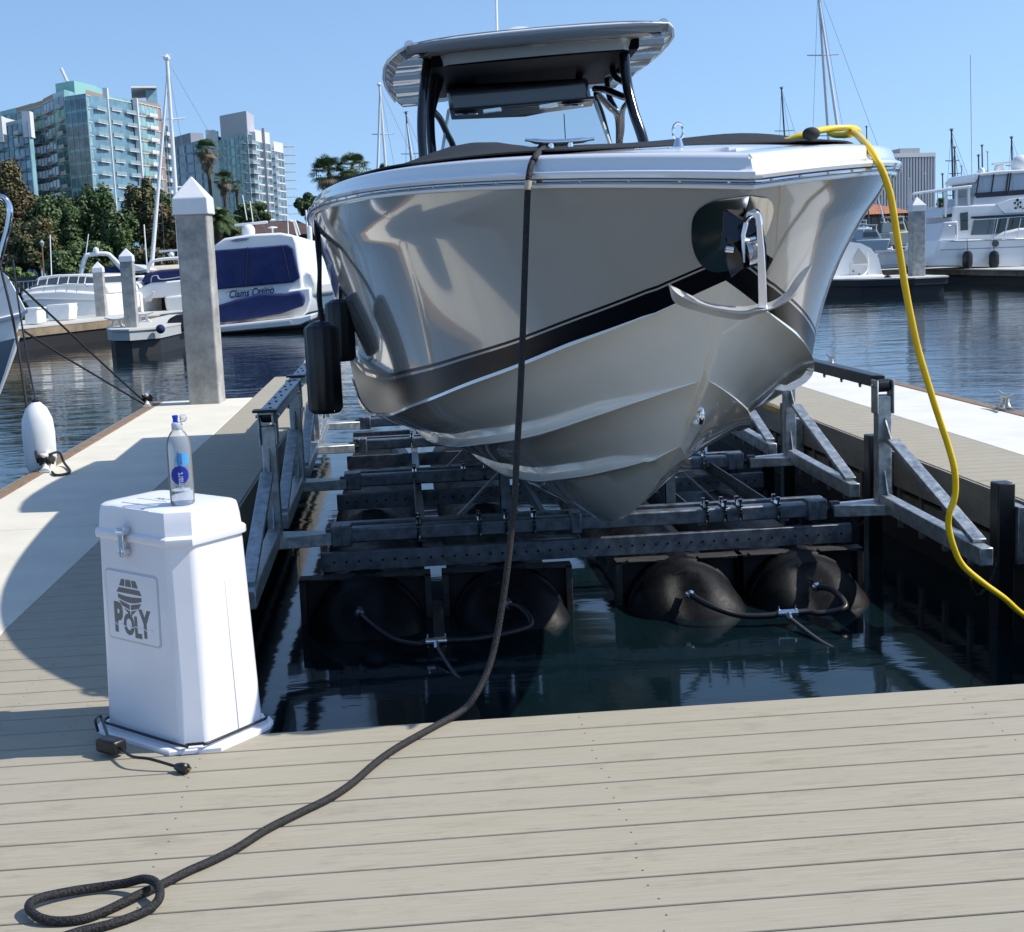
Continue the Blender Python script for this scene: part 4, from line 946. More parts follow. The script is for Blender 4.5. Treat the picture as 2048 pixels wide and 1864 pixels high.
# ---- black ribbed fenders on the starboard side
def fender(px_, py_top, py_bot, Y, rad, label, ropes):
    a = W(px_, py_top, Y); b = W(px_+2, py_bot, Y); c = (a+b)/2; h = a.z-b.z
    t = thing('boat_fender', label, 'fender', c, group='black fenders on the big boat'); N = 36; rows = []
    for z, r in ((-.5, .35), (-.5, .8), (-.475, .95), (-.44, 1), (.44, 1), (.475, .95), (.505, .7), (.52, .3), (.53, .12)):
        rows.append([Vector((rad*r*(1+(.06 if k % 3 < 2 else -.05)*(1 if abs(z) < .46 else .2))*cos(2*pi*k/N), rad*r*(1+(.06 if k % 3 < 2 else -.05)*(1 if abs(z) < .46 else .2))*sin(2*pi*k/N), z*h)) for k in range(N)])
    MB().grid(rows, closed=True).build('fender_body', mat('fender_black', (.018, .018, .02), .34, var=.5, vscale=12, stretch=(1, 1, .1), rvar=.12), t, smooth=40, local=True)
    MB().lathe([(rad*.72, .498*h), (rad*.66, .515*h), (rad*.35, .535*h), (.01, .54*h)], (0, 0, 0), 'z', 24).build('fender_cap', mat('fender_cap_blue', (.01, .02, .06), .3), t, smooth=40, local=True)
    for rr in ropes: MB().tube(curve([W(*p)-c for p in rr], 6), .010, 7).build('fender_line', ropem, t, smooth=60, local=True)
Yf = 8.35
fender(646, 648, 826, Yf-.25, .094, 'big black ribbed fender hanging lowest at the left side of the boat', [[(645, 652, Yf-.25), (637, 600, Yf-.22), (638, 540, Yf-.15), (633, 480, Yf-.1), (632, 440, Yf+.05), (640, 415, Yf+.25)], [(650, 652, Yf-.25), (641, 600, Yf-.2), (640, 500, Yf-.12), (634, 445, Yf)]])
fender(680, 602, 722, Yf+.35, .082, 'second black ribbed fender half hidden behind the first against the hull', [[(680, 606, Yf+.35), (681, 560, Yf+.45), (680, 520, Yf+.6)]])

# ---- near concrete pile
def pile(base, w, zt, capapex, label, group=None, capw_=None, rz=0, zb=-3):
    t = thing('dock_pile', label, 'pile', base, rz, group=group); w2 = w/2
    m = MB(); m.box(-w2, w2, -w2, w2, zb-base[2], zt-base[2]); m.build('shaft', pilecon, t, smooth=0, bevel=w*.05, local=True)
    c = (capw_ or w*1.1)/2; z0 = zt-base[2]-.01; ch_ = (capapex-zt)
    m = MB(); r = [(c, z0), (c*.985, z0+ch_*.40)]
    m.add([(-c, -c, z0), (c, -c, z0), (c, c, z0), (-c, c, z0), (-c*.97, -c*.97, z0+ch_*.42), (c*.97, -c*.97, z0+ch_*.42), (c*.97, c*.97, z0+ch_*.42), (-c*.97, c*.97, z0+ch_*.42), (0, 0, z0+ch_)],
          [(3, 2, 1, 0), (0, 1, 5, 4), (1, 2, 6, 5), (2, 3, 7, 6), (3, 0, 4, 7), (4, 5, 8), (5, 6, 8), (6, 7, 8), (7, 4, 8)])
    m.build('pile_cap', pilecap, t, smooth=0, bevel=w*.03, local=True); return t
pY = 15.98
zt = W(379, 428, pY).z; za = W(375, 349, pY).z
pile((-2.235, pY+.06, 0), .345, zt, za, 'tall concrete pile with white pointed cap standing on the left finger', capw_=.395, rz=radians(-4))
# ================================================================ background
def slab(name, pts, Y, vec, m, parent, sc_=1.0, bevel=0, smooth=30, cz=None, seg=2):
    """outline at distance Y given its true depth: extruded along vec, scaled toward its far end"""
    P = [W(x, y, Y) for x, y in pts]; c = sum(P, Vector())/len(P)
    if cz is not None: c.z = cz
    a = sum(((p-c).cross(q-c).y for p, q in zip(P, P[1:]+P[:1])))
    if a > 0: P = P[::-1]
    v = Vector(vec); n = len(P); b = MB()
    B = [c+(p-c)*sc_+v for p in P]
    b.add(P+B, [tuple(range(n)), tuple(range(2*n-1, n-1, -1))]+[((k+1) % n, k, n+k, n+(k+1) % n) for k in range(n)])
    return b.build(name, m, parent, smooth=smooth, bevel=bevel, seg=seg)
def rod(name, pts, r, m, parent, n=6): return MB().tube(pts, r, n).build(name, m, parent, smooth=60)
greypaint = mat('pale_grey_paint', (.55, .56, .57), .4)
dockdeck = mat('far_dock_concrete', (.52, .51, .47), .85, var=.12, vscale=1.5)
dockside = mat('far_dock_side', (.26, .20, .13), .8, var=.5, vscale=1.2)
darkbase = mat('dark_waterline', (.02, .02, .022), .6)
wallstone = mat('mossy_concrete', (.17, .16, .13), .9, var=.5, vscale=2)

# shore land
land = MB(); land.add([(-260, 84, .5), (4, 92, .5), (14, 130, .8), (40, 330, 1.0), (60, 900, 1), (-700, 900, 1), (-500, 84, .5)], [(0, 1, 2, 3, 4, 5, 6)])
land.add([(-260, 84, .5), (4, 92, .5), (4, 92, -2), (-260, 84, -2)], [(0, 3, 2, 1)]); land.add([(4, 92, .5), (14, 130, .8), (14, 130, -2), (4, 92, -2)], [(0, 3, 2, 1)])
struct(land.build('shore_ground', mat('shore_soil', (.05, .05, .035), .95, var=.4, vscale=.3), smooth=0))
land = MB(); land.box(60, 1400, 330, 1400, -2, .4); struct(land.build('far_shore_ground', mat('far_shore', (.14, .13, .11), .95, var=.3, vscale=.05), smooth=0))

# far docks on the left
def fdock(name, pts, label, z=0.0, th=.22, side=dockside, low=True):
    c = sum((Vector(p) for p in pts), Vector())/len(pts)
    t = bpy.data.objects.new(name, None); COL.objects.link(t); struct(t); ORG[t.name] = Vector((0, 0, 0))
    m = MB(); m.prism([Vector((p[0], p[1], z)) for p in pts], (0, 0, -.05), (0, 0, 0)); m.build('dock_deck', dockdeck, t, smooth=0)
    q = [c+(Vector(p)-c)*.985 for p in pts]
    m = MB(); m.prism([Vector((p[0], p[1], z-.052)) for p in q], (0, 0, -.25), (0, 0, 0)); m.build('dock_side', side, t, smooth=0)
    q = [c+(Vector(p)-c)*.93 for p in pts]
    m = MB(); m.prism([Vector((p[0], p[1], z-.305)) for p in q], (0, 0, -.7), (0, 0, 0)); m.build('dock_float', darkbase, t, smooth=0); return t
fdock('far_dock', [(-13.5, 38.5, 0), (-11.2, 43, 0), (-9.4, 48.6, 0), (-7.0, 51, 0), (-5.5, 55, 0), (-8.5, 57, 0), (-13, 50, 0), (-16.5, 43, 0)], '')
fdock('far_dock', [(-8.05, 39.2, 0), (-7.75, 38.3, 0), (-7.2, 37.9, 0), (-6.5, 38.6, 0), (-6.3, 41, 0), (-6.4, 49, 0), (-7.9, 49, 0), (-8.0, 42, 0)], '', side=mat('grey_fibreglass', (.42, .43, .42), .5))
# right docks
fdock('far_dock', [(17.2, 59.5, 0), (18.6, 56, 0), (20.4, 54.6, 0), (21.9, 54.9, 0), (22.3, 56.2, 0), (22.0, 60, 0), (17.5, 63, 0)], '', side=darkbase)
fdock('far_dock', [(26.9, 72, 0), (27.3, 56, 0), (30.5, 52, 0), (46, 52, 0), (46, 54, 0), (31.5, 55, 0), (29, 73, 0)], '', side=wallstone)
fdock('far_dock', [(15, 73, 0), (26.5, 72, 0), (26.7, 74, 0), (15, 75, 0)], '')

# piles standing on them
def pile_at(bx, by, ax, ay, wpx, label):
    b = G(bx, by, 0); w = wpx*b.y/FPX; za = W(ax, ay, b.y).z
    pile((b.x, b.y+w/2, 0), w, za-.9*w*1.25, za, label, 'far concrete piles', rz=0)
pile_at(262, 655, 250, 495, 24, 'concrete pile on the rounded dock tip, left background')
pile_at(202, 633, 196, 522, 19, 'shorter concrete pile in front of the white flybridge boat')
pile_at(1838, 552, 1833, 392, 27, 'concrete pile on the dock tip behind the yellow cord')

# ------------- stern of the blue-curtained cruiser
B = W(530, 662, 48.5)
t = thing('cabin_cruiser', 'white cabin cruiser seen from astern with navy curtains and covered dinghy', 'motor boat', (B.x, B.y, WZ))
Y0 = 49.5; V = (1.3, 9.5, 0)
slab('hull', [(424, 600), (620, 575), (622, 600), (614, 625), (596, 641), (440, 655), (424, 650)], Y0, V, farwhite, t, .92, bevel=.05)
slab('cabin_shell', [(424, 500), (428, 490), (448, 476), (500, 468), (560, 465), (588, 470), (594, 486), (603, 550), (606, 585), (424, 612)], Y0+.1, (1.0, 6, -.2), farwhite, t, .86, bevel=.08)
slab('stern_curtain', [(424, 501), (500, 495), (575, 489), (586, 496), (600, 556), (585, 565), (520, 571), (424, 580)], Y0-.06, (0, .3, 0), navy, t, 1, bevel=.05)
for x in (493, 562): rod('curtain_seam', [W(x+2, 494 if x < 500 else 491, Y0-.1), W(x-2 if x < 500 else x+18, 572 if x < 500 else 560, Y0-.1)], .018, mat('navy_dark', (.006, .008, .04), .8), t)
slab('dinghy_cover', [(430, 612), (470, 599), (520, 586), (570, 587), (600, 581), (610, 594), (608, 612), (560, 628), (500, 638), (440, 646), (430, 640)], Y0-1.1, (.1, 1.0, 0), navy, t, .9, bevel=.15, seg=3)
slab('swim_platform', [(432, 652), (600, 634), (625, 628), (622, 640), (600, 650), (432, 666)], Y0-1.6, (.1, 1.7, 0), farwhite, t, 1, bevel=.04)
slab('waterline', [(432, 661), (600, 645), (618, 640), (616, 647), (600, 654), (432, 669)], Y0-1.45, (.1, 8, 0), darkbase, t, .97)
slab('platform_inset', [(434, 655), (580, 641), (582, 646), (434, 660)], Y0-1.62, (0, .02, 0), greypaint, t)
c = W(497, 462, Y0+1.5); MB().lathe([(.21, -.2), (.23, -.05), (.23, .05), (.19, .16), (.11, .22), (.01, .24)], c, 'z', 18).build('radar_dome', farwhite, t, smooth=60)
MB().bar(W(469, 451, Y0+2.2), W(535, 444, Y0+2.2), .1, .09).build('radar_scanner', farwhite, t, bevel=.02)
c = W(545, 457, Y0+1.5); MB().lathe([(.03, -.15), (.03, 0), (.18, .02), (.17, .05), (.02, .08)], c, 'z', 14).build('antenna_dish', farwhite, t)
for a, b in (((485, 390), (494, 440)), ((500, 402), (506, 444)), ((575, 430), (577, 470))): rod('aerial', [W(*a, Y0+2), W(*b, Y0+2)], .02, farwhite, t)
slab('roof_hatch', [(459, 482), (475, 477), (500, 476), (492, 481), (470, 484)], Y0-.02, (0, .05, 0), mat('hatch_blue', (.15, .18, .32), .3), t)
rod('arch_rail', [W(578, 440, Y0+2), W(588, 443, Y0+2.2), W(597, 480, Y0+2.5), W(604, 520, Y0+3)], .04, farwhite, t)
slab('side_deck', [(597, 555), (612, 540), (625, 545), (634, 570), (630, 590), (612, 600), (600, 590)], Y0+.3, (2, 7, 0), farwhite, t, .85, bevel=.1)
for k in range(4): rod('rail_post', [W(612+5*k, 512+3*k, Y0+3+k), W(614+5*k, 545+4*k, Y0+3+k)], .015, galvc, t)
rod('rail', [W(600, 525, Y0+2), W(615, 522, Y0+4), W(632, 530, Y0+6)], .018, galvc, t)
n_ = text_mb("Clams Casino", .37, shear=.35, ext=.004, bold=.011, spacing=1.02)
p0, p1 = W(457, 590, Y0-.08), W(547, 580, Y0-.08); wx = [v.x for v in n_.v]; s_ = (p1-p0).length/(max(wx)-min(wx))
n_.xf(Matrix.Diagonal((s_, s_*1.3, s_, 1))).xf(basis((p0+p1)/2+Vector((0, -.03, 0)), p1-p0, (0, 0, 1))).build('boat_name', mat('name_blue', (.01, .035, .10), .4), t, smooth=0)
rod('name_flourish', curve([W(451, 585, Y0-.1), W(470, 581, Y0-.1), W(500, 580, Y0-.1), W(530, 577, Y0-.1), W(545, 573, Y0-.1), W(540, 579, Y0-.1), W(520, 581, Y0-.1)], 5), .008, MATS['name_blue'], t, 5)
# trawler cabin just right of it
t = thing('trawler_yacht', 'white trawler with varnished wooden cabin door behind the navy curtained cruiser', 'motor boat', W(625, 600, 60))
slab('cabin', [(598, 483), (612, 480), (624, 484), (632, 560), (604, 560)], 60, (1, 5, 0), farwhite, t, .9, bevel=.08)
slab('door', [(603, 491), (614, 488), (616, 530), (606, 532)], 59.95, (0, .1, 0), mat('varnished_wood', (.30, .10, .03), .3), t)
slab('hull', [(600, 545), (640, 548), (636, 600), (625, 622), (603, 620)], 60.2, (2, 9, 0), farwhite, t, .9, bevel=.1)
rod('boom', [W(590, 440, 61), W(600, 470, 61)], .04, farwhite, t); rod('mast', [W(612, 420, 61), W(618, 500, 61)], .04, farwhite, t)
c = W(620, 470, 61); MB().lathe([(.09, -.3), (.1, .3), (.05, .4)], c, 'z', 10).build('radar_post', farwhite, t)

# ------------- white express cruiser, bow to the left
t = thing('express_cruiser', 'low white express cruiser with framed windscreen behind the dock boxes', 'motor boat', W(120, 640, 50))
YY = 52
slab('hull', [(38, 588), (70, 583), (120, 580), (200, 585), (215, 590), (218, 640), (120, 642), (75, 640), (55, 615)], YY, (1.5, 3.2, 0), farwhite, t, .95, bevel=.08)
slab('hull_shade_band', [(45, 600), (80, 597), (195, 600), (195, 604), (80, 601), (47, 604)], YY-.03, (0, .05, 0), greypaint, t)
slab('deck', [(38, 588), (50, 578), (80, 572), (130, 567), (195, 567), (215, 572), (218, 588), (120, 583), (70, 586)], YY+.1, (1.3, 3.0, 0), farwhite, t, .9, bevel=.06)
slab('windscreen', [(64, 573), (74, 558), (110, 552), (150, 550), (188, 552), (190, 578), (150, 572), (110, 568)], YY+.4, (1, 2.2, 0), tintglass, t, .85, bevel=.03)
slab('windscreen_roof', [(70, 559), (80, 553), (115, 549), (160, 549), (190, 551), (190, 555), (150, 553), (110, 555), (76, 561)], YY+.35, (1, 2.6, 0), farwhite, t, .9, bevel=.03)
for x in (78, 96, 118, 138, 158, 172): rod('screen_frame', [W(x, 552+(138-x)*.06, YY+.36), W(x-4, 572, YY+.36)], .025, farwhite, t)
rod('bow_rail', curve([W(58, 578, YY-.1), W(66, 573, YY-.1), W(90, 570, YY-.1), W(140, 569, YY-.1), W(172, 569, YY-.1), W(172, 580, YY-.1)], 4), .022, steel, t)
for x in (62, 88, 112, 134, 154): rod('rail_stanchion', [W(x, 573, YY-.1), W(x-1, 584, YY-.1)], .016, steel, t)
for a, b in (((100, 470), (103, 550)),): rod('aerial', [W(*a, YY+1), W(*b, YY+1)], .02, farwhite, t)
slab('waterline', [(60, 636), (215, 638), (215, 645), (70, 645)], YY-.02, (1.5, 3.0, 0), darkbase, t)

# ------------- flybridge boat with white arch
t = thing('flybridge_boat', 'white flybridge boat with tall arch and navy cover behind the shorter pile', 'motor boat', W(235, 620, 56))
YY = 56
rod('radar_arch', curve([W(162, 548, YY), W(166, 530, YY), W(172, 513, YY), W(185, 509, YY), W(214, 508, YY), W(226, 518, YY), W(240, 534, YY), W(256, 545, YY)], 5), .09, farwhite, t, 8)
slab('arch_side', [(214, 507), (222, 509), (262, 548), (252, 552)], YY-.1, (0, .3, 0), farwhite, t, 1, bevel=.04)
slab('flybridge', [(205, 552), (262, 548), (300, 540), (268, 528), (262, 540), (240, 552)], YY+.2, (0, 2.4, 0), farwhite, t, .9, bevel=.1)
slab('fly_canvas', [(205, 535), (240, 532), (262, 545), (262, 556), (206, 556)], YY, (0, 2, 0), navy, t, .9, bevel=.05)
slab('cabin', [(205, 556), (290, 550), (286, 600), (206, 606)], YY+.1, (0, 3, 0), farwhite, t, .95, bevel=.08)
for q in (((208, 558), (225, 557), (225, 589), (208, 591)), ((228, 558), (243, 557), (242, 580), (228, 582)), ((268, 556), (277, 554), (272, 566), (268, 572))): slab('window', list(q), YY+.02, (0, .1, 0), darkglass, t)
slab('hull', [(205, 594), (280, 585), (290, 590), (285, 625), (208, 632)], YY-.2, (0, 3.5, 0), farwhite, t, .95, bevel=.1)
slab('swim_step', [(212, 630), (252, 619), (262, 622), (262, 627), (214, 634)], YY-1.5, (0, 1.4, 0), farwhite, t, 1, bevel=.04)
c = W(192, 503, YY); MB().lathe([(.09, -.1), (.12, 0), (.1, .12), (.03, .16)], c, 'z', 12).build('radar_dome', farwhite, t)
rod('aerial', [W(177, 468, YY), W(170, 520, YY)], .02, farwhite, t)

# ------------- catamaran-like white cruiser with navy cover
t = thing('sport_catamaran', 'white twin hulled boat with navy cockpit cover, left of the tall pile', 'motor boat', W(320, 620, 54))
YY = 54
slab('deck', [(266, 590), (275, 578), (300, 566), (360, 560), (372, 562), (374, 590), (340, 594), (290, 598), (268, 597)], YY, (0, 3.5, 0), farwhite, t, .92, bevel=.12)
slab('cockpit_cover', [(281, 565), (290, 548), (320, 540), (358, 537), (366, 540), (366, 560), (300, 566)], YY+.3, (0, 2.6, 0), navy, t, .9, bevel=.08)
slab('hull_near', [(328, 594), (375, 588), (376, 622), (340, 627), (332, 620)], YY-.1, (0, 5, 0), farwhite, t, .95, bevel=.08)
slab('hull_far', [(262, 596), (280, 596), (276, 622), (266, 620)], YY-.1, (0, 5, 0), farwhite, t, .95, bevel=.08)
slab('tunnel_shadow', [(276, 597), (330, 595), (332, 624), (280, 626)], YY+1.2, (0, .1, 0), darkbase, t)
rod('hardtop_arch', curve([W(296, 545, YY), W(299, 528, YY), W(310, 521, YY), W(340, 517, YY), W(370, 516, YY)], 5), .06, farwhite, t, 8)
rod('rail', curve([W(302, 565, YY-.2), W(304, 553, YY-.2), W(315, 551, YY-.2), W(320, 558, YY-.2), W(345, 556, YY-.2), W(372, 551, YY-.2)], 4), .022, steel, t)
MB().bar(W(318, 503, YY+1), W(360, 500, YY+1), .1, .08).build('radar_scanner', farwhite, t)
c = W(343, 510, YY+1); MB().ball(c, .12, 10, 6).build('radar_dome', farwhite, t)
slab('outboard_bracket', [(290, 596), (302, 588), (303, 583), (308, 584), (306, 590), (300, 603), (290, 603)], YY-.5, (0, .3, 0), greypaint, t)
rod('aerial', [W(288, 449, YY+1), W(294, 530, YY+1)], .025, farwhite, t)
t = thing('mooring_buoy', 'round navy blue buoy hanging at the rounded dock tip', 'buoy', G(321, 660, WZ+.2)); MB().ball(W(321, 658, 38.4), .125, 16, 10).build('ball', navy, t, smooth=60)
t = thing('covered_dinghy', 'dark covered dinghy floating beside the rounded dock tip', 'dinghy', W(350, 650, 41)); slab('dinghy_cover', [(330, 655), (336, 638), (352, 630), (375, 628), (380, 660), (350, 668), (334, 666)], 41, (0, 3, 0), blackrub, t, .9, bevel=.15, seg=3)
# dock boxes
for (pts, lab) in (([(48, 617), (74, 616), (74, 622), (76, 647), (50, 650)], 'white dock box nearest the left edge of the far dock'), ([(94, 611), (137, 608), (140, 615), (138, 640), (97, 642)], 'larger white dock box with a power post beside it')):
    b = G(pts[-1][0]+12, pts[-1][1], 0); t = thing('dock_box', lab, 'dock box', b, group='dock boxes on the far left dock')
    slab('box', pts, b.y, (.1, .7, 0), farwhite, t, 1, bevel=.03); (x0, y0), (x1, y1) = pts[0], pts[1]
    slab('lid', [(x0-1, y0-1), (x1+1, y1-1), (x1+1, y1+3), (x0-1, y0+3)], b.y-.04, (.1, .78, 0), farwhite, t, 1, bevel=.02)
b = G(1830, 536, 0); t = thing('dock_box', 'long white dock box beside the far pile on the right', 'dock box', b)
slab('box', [(1766, 504), (1820, 502), (1824, 528), (1768, 531)], 70, (0, .9, 0), farwhite, t, 1, bevel=.03); slab('lid', [(1764, 501), (1822, 499), (1822, 504), (1764, 506)], 69.9, (0, 1.1, 0), farwhite, t, 1, bevel=.02)
b = G(128, 640, 0); t = thing('power_post', 'small white shore power post between dock box and cruiser', 'power post', b); slab('post', [(137, 609), (141, 609), (142, 638), (138, 638)], b.y, (0, .15, 0), farwhite, t); slab('meter', [(124, 615), (131, 615), (133, 626), (126, 628)], b.y, (0, .2, 0), farwhite, t, bevel=.02)
# small cleats on the far docks
for x, y, lab in ((234, 655, 'tiny white cleat on the rounded dock tip, left one'), (287, 644, 'tiny white cleat on the rounded dock tip, behind the pile')):
    p = G(x, y, 0); cleat((p.x, p.y, 0), 1.3, lab, 'cleats on the rounded dock tip', 1.9, white=True)

# ------------- boats on the right
t = thing('stern_cruiser', 'white sporty cruiser stern with steps and swim platform beside our bow', 'motor boat', W(1700, 580, 60))
YY = 61
slab('hull', [(1655, 560), (1660, 520), (1680, 492), (1700, 484), (1722, 487), (1742, 497), (1757, 516), (1764, 545), (1768, 552), (1655, 556)], YY, (-.5, 9, 0), farwhite, t, .85, bevel=.25, seg=3)
slab('swim_platform', [(1655, 554), (1766, 549), (1775, 555), (1773, 566), (1755, 572), (1655, 578)], YY-1.2, (0, 1.6, 0), farwhite, t, 1, bevel=.06)
slab('waterline', [(1655, 576), (1755, 570), (1758, 577), (1655, 583)], YY-1.0, (0, 7, 0), darkbase, t, .97)
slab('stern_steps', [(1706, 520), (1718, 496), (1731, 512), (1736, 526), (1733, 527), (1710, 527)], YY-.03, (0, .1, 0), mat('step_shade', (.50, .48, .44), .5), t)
slab('stern_door', [(1700, 528), (1734, 527), (1740, 551), (1700, 553)], YY-.04, (0, .1, 0), mat('stern_cream', (.66, .64, .60), .4), t, bevel=.03)
for x, y in ((1707, 542), (1707, 551), (1719, 549)): MB().ball(W(x, y, YY-.08), .04, 8, 5).build('fitting', blackrub, t)
rod('hose', curve([W(1734, 505, YY-.1), W(1736, 525, YY-.1), W(1732, 545, YY-.2), W(1716, 556, YY-.9)], 5), .03, farwhite, t)
t = thing('boat_fender', 'dark purple fender lashed beside the white swim platform, right of our bow', 'fender', W(1778, 560, 56)); slab('cover', [(1774, 552), (1782, 549), (1785, 556), (1783, 574), (1776, 576), (1772, 566)], 56, (0, .4, 0), mat('purple_black', (.03, .015, .045), .5), t, bevel=.08)

t = thing('motor_yacht', 'large white aft cabin motor yacht with enclosed flybridge at the right edge', 'yacht', W(1980, 520, 66))
YY = 66
slab('hull', [(1866, 530), (1872, 500), (1880, 480), (1935, 478), (2030, 476), (2110, 474), (2150, 480), (2120, 534), (1866, 534)], YY, (0, 4.6, 0), farwhite, t, .97, bevel=.12)
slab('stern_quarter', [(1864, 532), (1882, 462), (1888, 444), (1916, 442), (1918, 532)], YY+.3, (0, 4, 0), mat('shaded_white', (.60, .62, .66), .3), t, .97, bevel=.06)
slab('main_cabin', [(1900, 480), (1906, 412), (2120, 402), (2120, 480)], YY+.5, (0, 3.6, 0), farwhite, t, .97, bevel=.08)
for q in ((1943, 470, 1952, 436), (1970, 470, 1974, 434), (1990, 468, 1996, 433), (2021, 462, 2022, 431)): pass
slab('cabin_window', [(1943, 470), (1951, 436), (1990, 434), (1985, 469)], YY+.42, (0, .1, 0), tintglass, t)
slab('cabin_window', [(1988, 469), (1994, 434), (2018, 433), (2012, 462)], YY+.42, (0, .1, 0), darkglass, t); slab('cabin_window', [(2016, 460), (2022, 433), (2070, 430), (2070, 455)], YY+.42, (0, .1, 0), darkglass, t)
slab('foredeck_swoop', [(1986, 477), (2010, 463), (2040, 456), (2110, 452), (2110, 478)], YY+.2, (0, 4, 0), farwhite, t, .95, bevel=.1)
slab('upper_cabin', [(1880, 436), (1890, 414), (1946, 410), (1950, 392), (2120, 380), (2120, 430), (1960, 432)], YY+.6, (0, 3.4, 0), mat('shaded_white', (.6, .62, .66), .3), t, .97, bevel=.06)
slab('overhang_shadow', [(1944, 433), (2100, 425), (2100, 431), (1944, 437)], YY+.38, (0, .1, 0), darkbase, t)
slab('white_swoosh', [(1993, 408), (2020, 398), (2060, 394), (2060, 424), (2010, 427), (2000, 418)], YY+.43, (0, .14, 0), gelwhite, t, bevel=.02)
slab('fly_windscreen', [(1953, 382), (1958, 352), (2000, 347), (2120, 340), (2120, 384), (1956, 394)], YY+.7, (0, 3.0, 0), mat('isinglass', (.42, .47, .55), .1, alpha=.75), t, .97, bevel=.03)
slab('fly_roof', [(1946, 358), (1958, 346), (2000, 341), (2120, 335), (2120, 341), (1960, 352), (1950, 366)], YY+.6, (0, 3.6, 0), farwhite, t, 1, bevel=.05)
for x in (1956, 1986, 2015, 2020): rod('window_post', [W(x+2, 350-(x-1956)*.07, YY+.6), W(x-4, 392-(x-1956)*.03, YY+.6)], .035, darkbase, t)
slab('fly_coaming', [(1950, 386), (2120, 374), (2120, 384), (1953, 396)], YY+.58, (0, .1, 0), mat('black_trim', (.02, .02, .03), .4), t)
slab('aft_roof', [(1883, 380), (1890, 376), (1944, 370), (1944, 376), (1886, 383)], YY+.5, (0, 4.0, 0), farwhite, t, 1, bevel=.03)
for a, b in (((1892, 382), (1890, 434)), ((1912, 379), (1912, 434)), ((1937, 376), (1938, 432))): MB().bar(W(*a, YY+.6), W(*b, YY+.6), .16, .1).build('roof_pillar', farwhite, t)
slab('aft_rail_cloth', [(1888, 430), (1912, 426), (1912, 433), (1888, 436)], YY+.55, (0, .1, 0), darkbase, t); slab('aft_doorway', [(1921, 426), (1936, 424), (1936, 460), (1922, 461)], YY+.45, (0, .1, 0), darkglass, t)
slab('side_stripe', [(1880, 499), (2120, 490), (2120, 491.5), (1880, 500.5)], YY-.02, (0, .05, 0), mat('pin_grey', (.25, .25, .28), .4), t)
slab('rub_strake', [(1900, 482), (2120, 476), (2120, 477.5), (1900, 483.5)], YY-.03, (0, .05, 0), MATS['pin_grey'], t)
MB().lathe([(.16, -.02), (.16, .02)], W(1991, 487, YY-.03), 'y', 16).build('porthole', darkglass, t)
rod('deck_rail', [W(1888, 452, YY), W(1912, 450, YY), W(1912, 476, YY)], .025, steel, t); rod('deck_rail', [W(1938, 440, YY), W(1990, 437, YY), W(2050, 433, YY)], .02, steel, t)
for x in (1994, 2014, 2040): rod('rail_stanchion', [W(x+2, 436, YY), W(x-6, 474, YY)], .02, steel, t)
slab('radar_array', [(1988, 326), (2022, 322), (2022, 326), (1988, 330)], YY+2, (0, .3, 0), farwhite, t); slab('radar_base', [(1995, 330), (2008, 328), (2010, 340), (1993, 341)], YY+2, (0, .4, 0), farwhite, t, bevel=.05)
MB().ball(W(1963, 344, YY+1), .17, 12, 8, (1, 1, 1.3)).build('satellite_dome', farwhite, t); MB().ball(W(2042, 330, YY+2), .5, 14, 8).build('satellite_dome', farwhite, t)
rod('whip_antenna', [W(1941, 110, YY+1), W(1944, 365, YY+1)], .022, greypaint, t)
bl = mat('blossom_black', (.03, .03, .035), .5); em = MB()   # flower emblem on the swoosh
for cx, cy, r in ((2035, 400, 3.2), (2030, 406, 2.4), (2041, 405, 2.4), (2036, 409, 2), (2031, 416, 2.2), (2041, 414, 2.6), (2046, 417, 1.6)):
    c = W(cx, cy, YY+.40); em.lathe([(r*.0235, -.01), (r*.0235, .01)], c, 'y', 9)
em.tube([W(2035, 400, YY+.40), W(2037, 410, YY+.40), W(2033, 418, YY+.40)], .014, 5); em.build('flower_emblem', bl, t)
n_ = text_mb("Z&W", .16, ext=.003); n_.xf(basis(W(1971, 416, YY+.57), (1, 0, -.04), (0, 0, 1))).build('side_lettering', MATS['pin_grey'], t, smooth=0)
for x, y, lab in ((1935, 519, 'black round fender nearest the stern of the large yacht'), (1988, 519, 'tall black fender amidships on the large yacht')):
    c = W(x, y, YY-.35); f = thing('yacht_fender', lab, 'fender', c, group='fenders on the large yacht'); MB().lathe([(.05, -.42), (.2, -.36), (.24, -.2), (.24, .2), (.18, .36), (.05, .42)], c, 'z', 14).build('fender_body', blackrub, f); rod('fender_line', [c+Vector((0, 0, .4)), W(x-1, 478, YY-.1)], .015, blackrub, f)

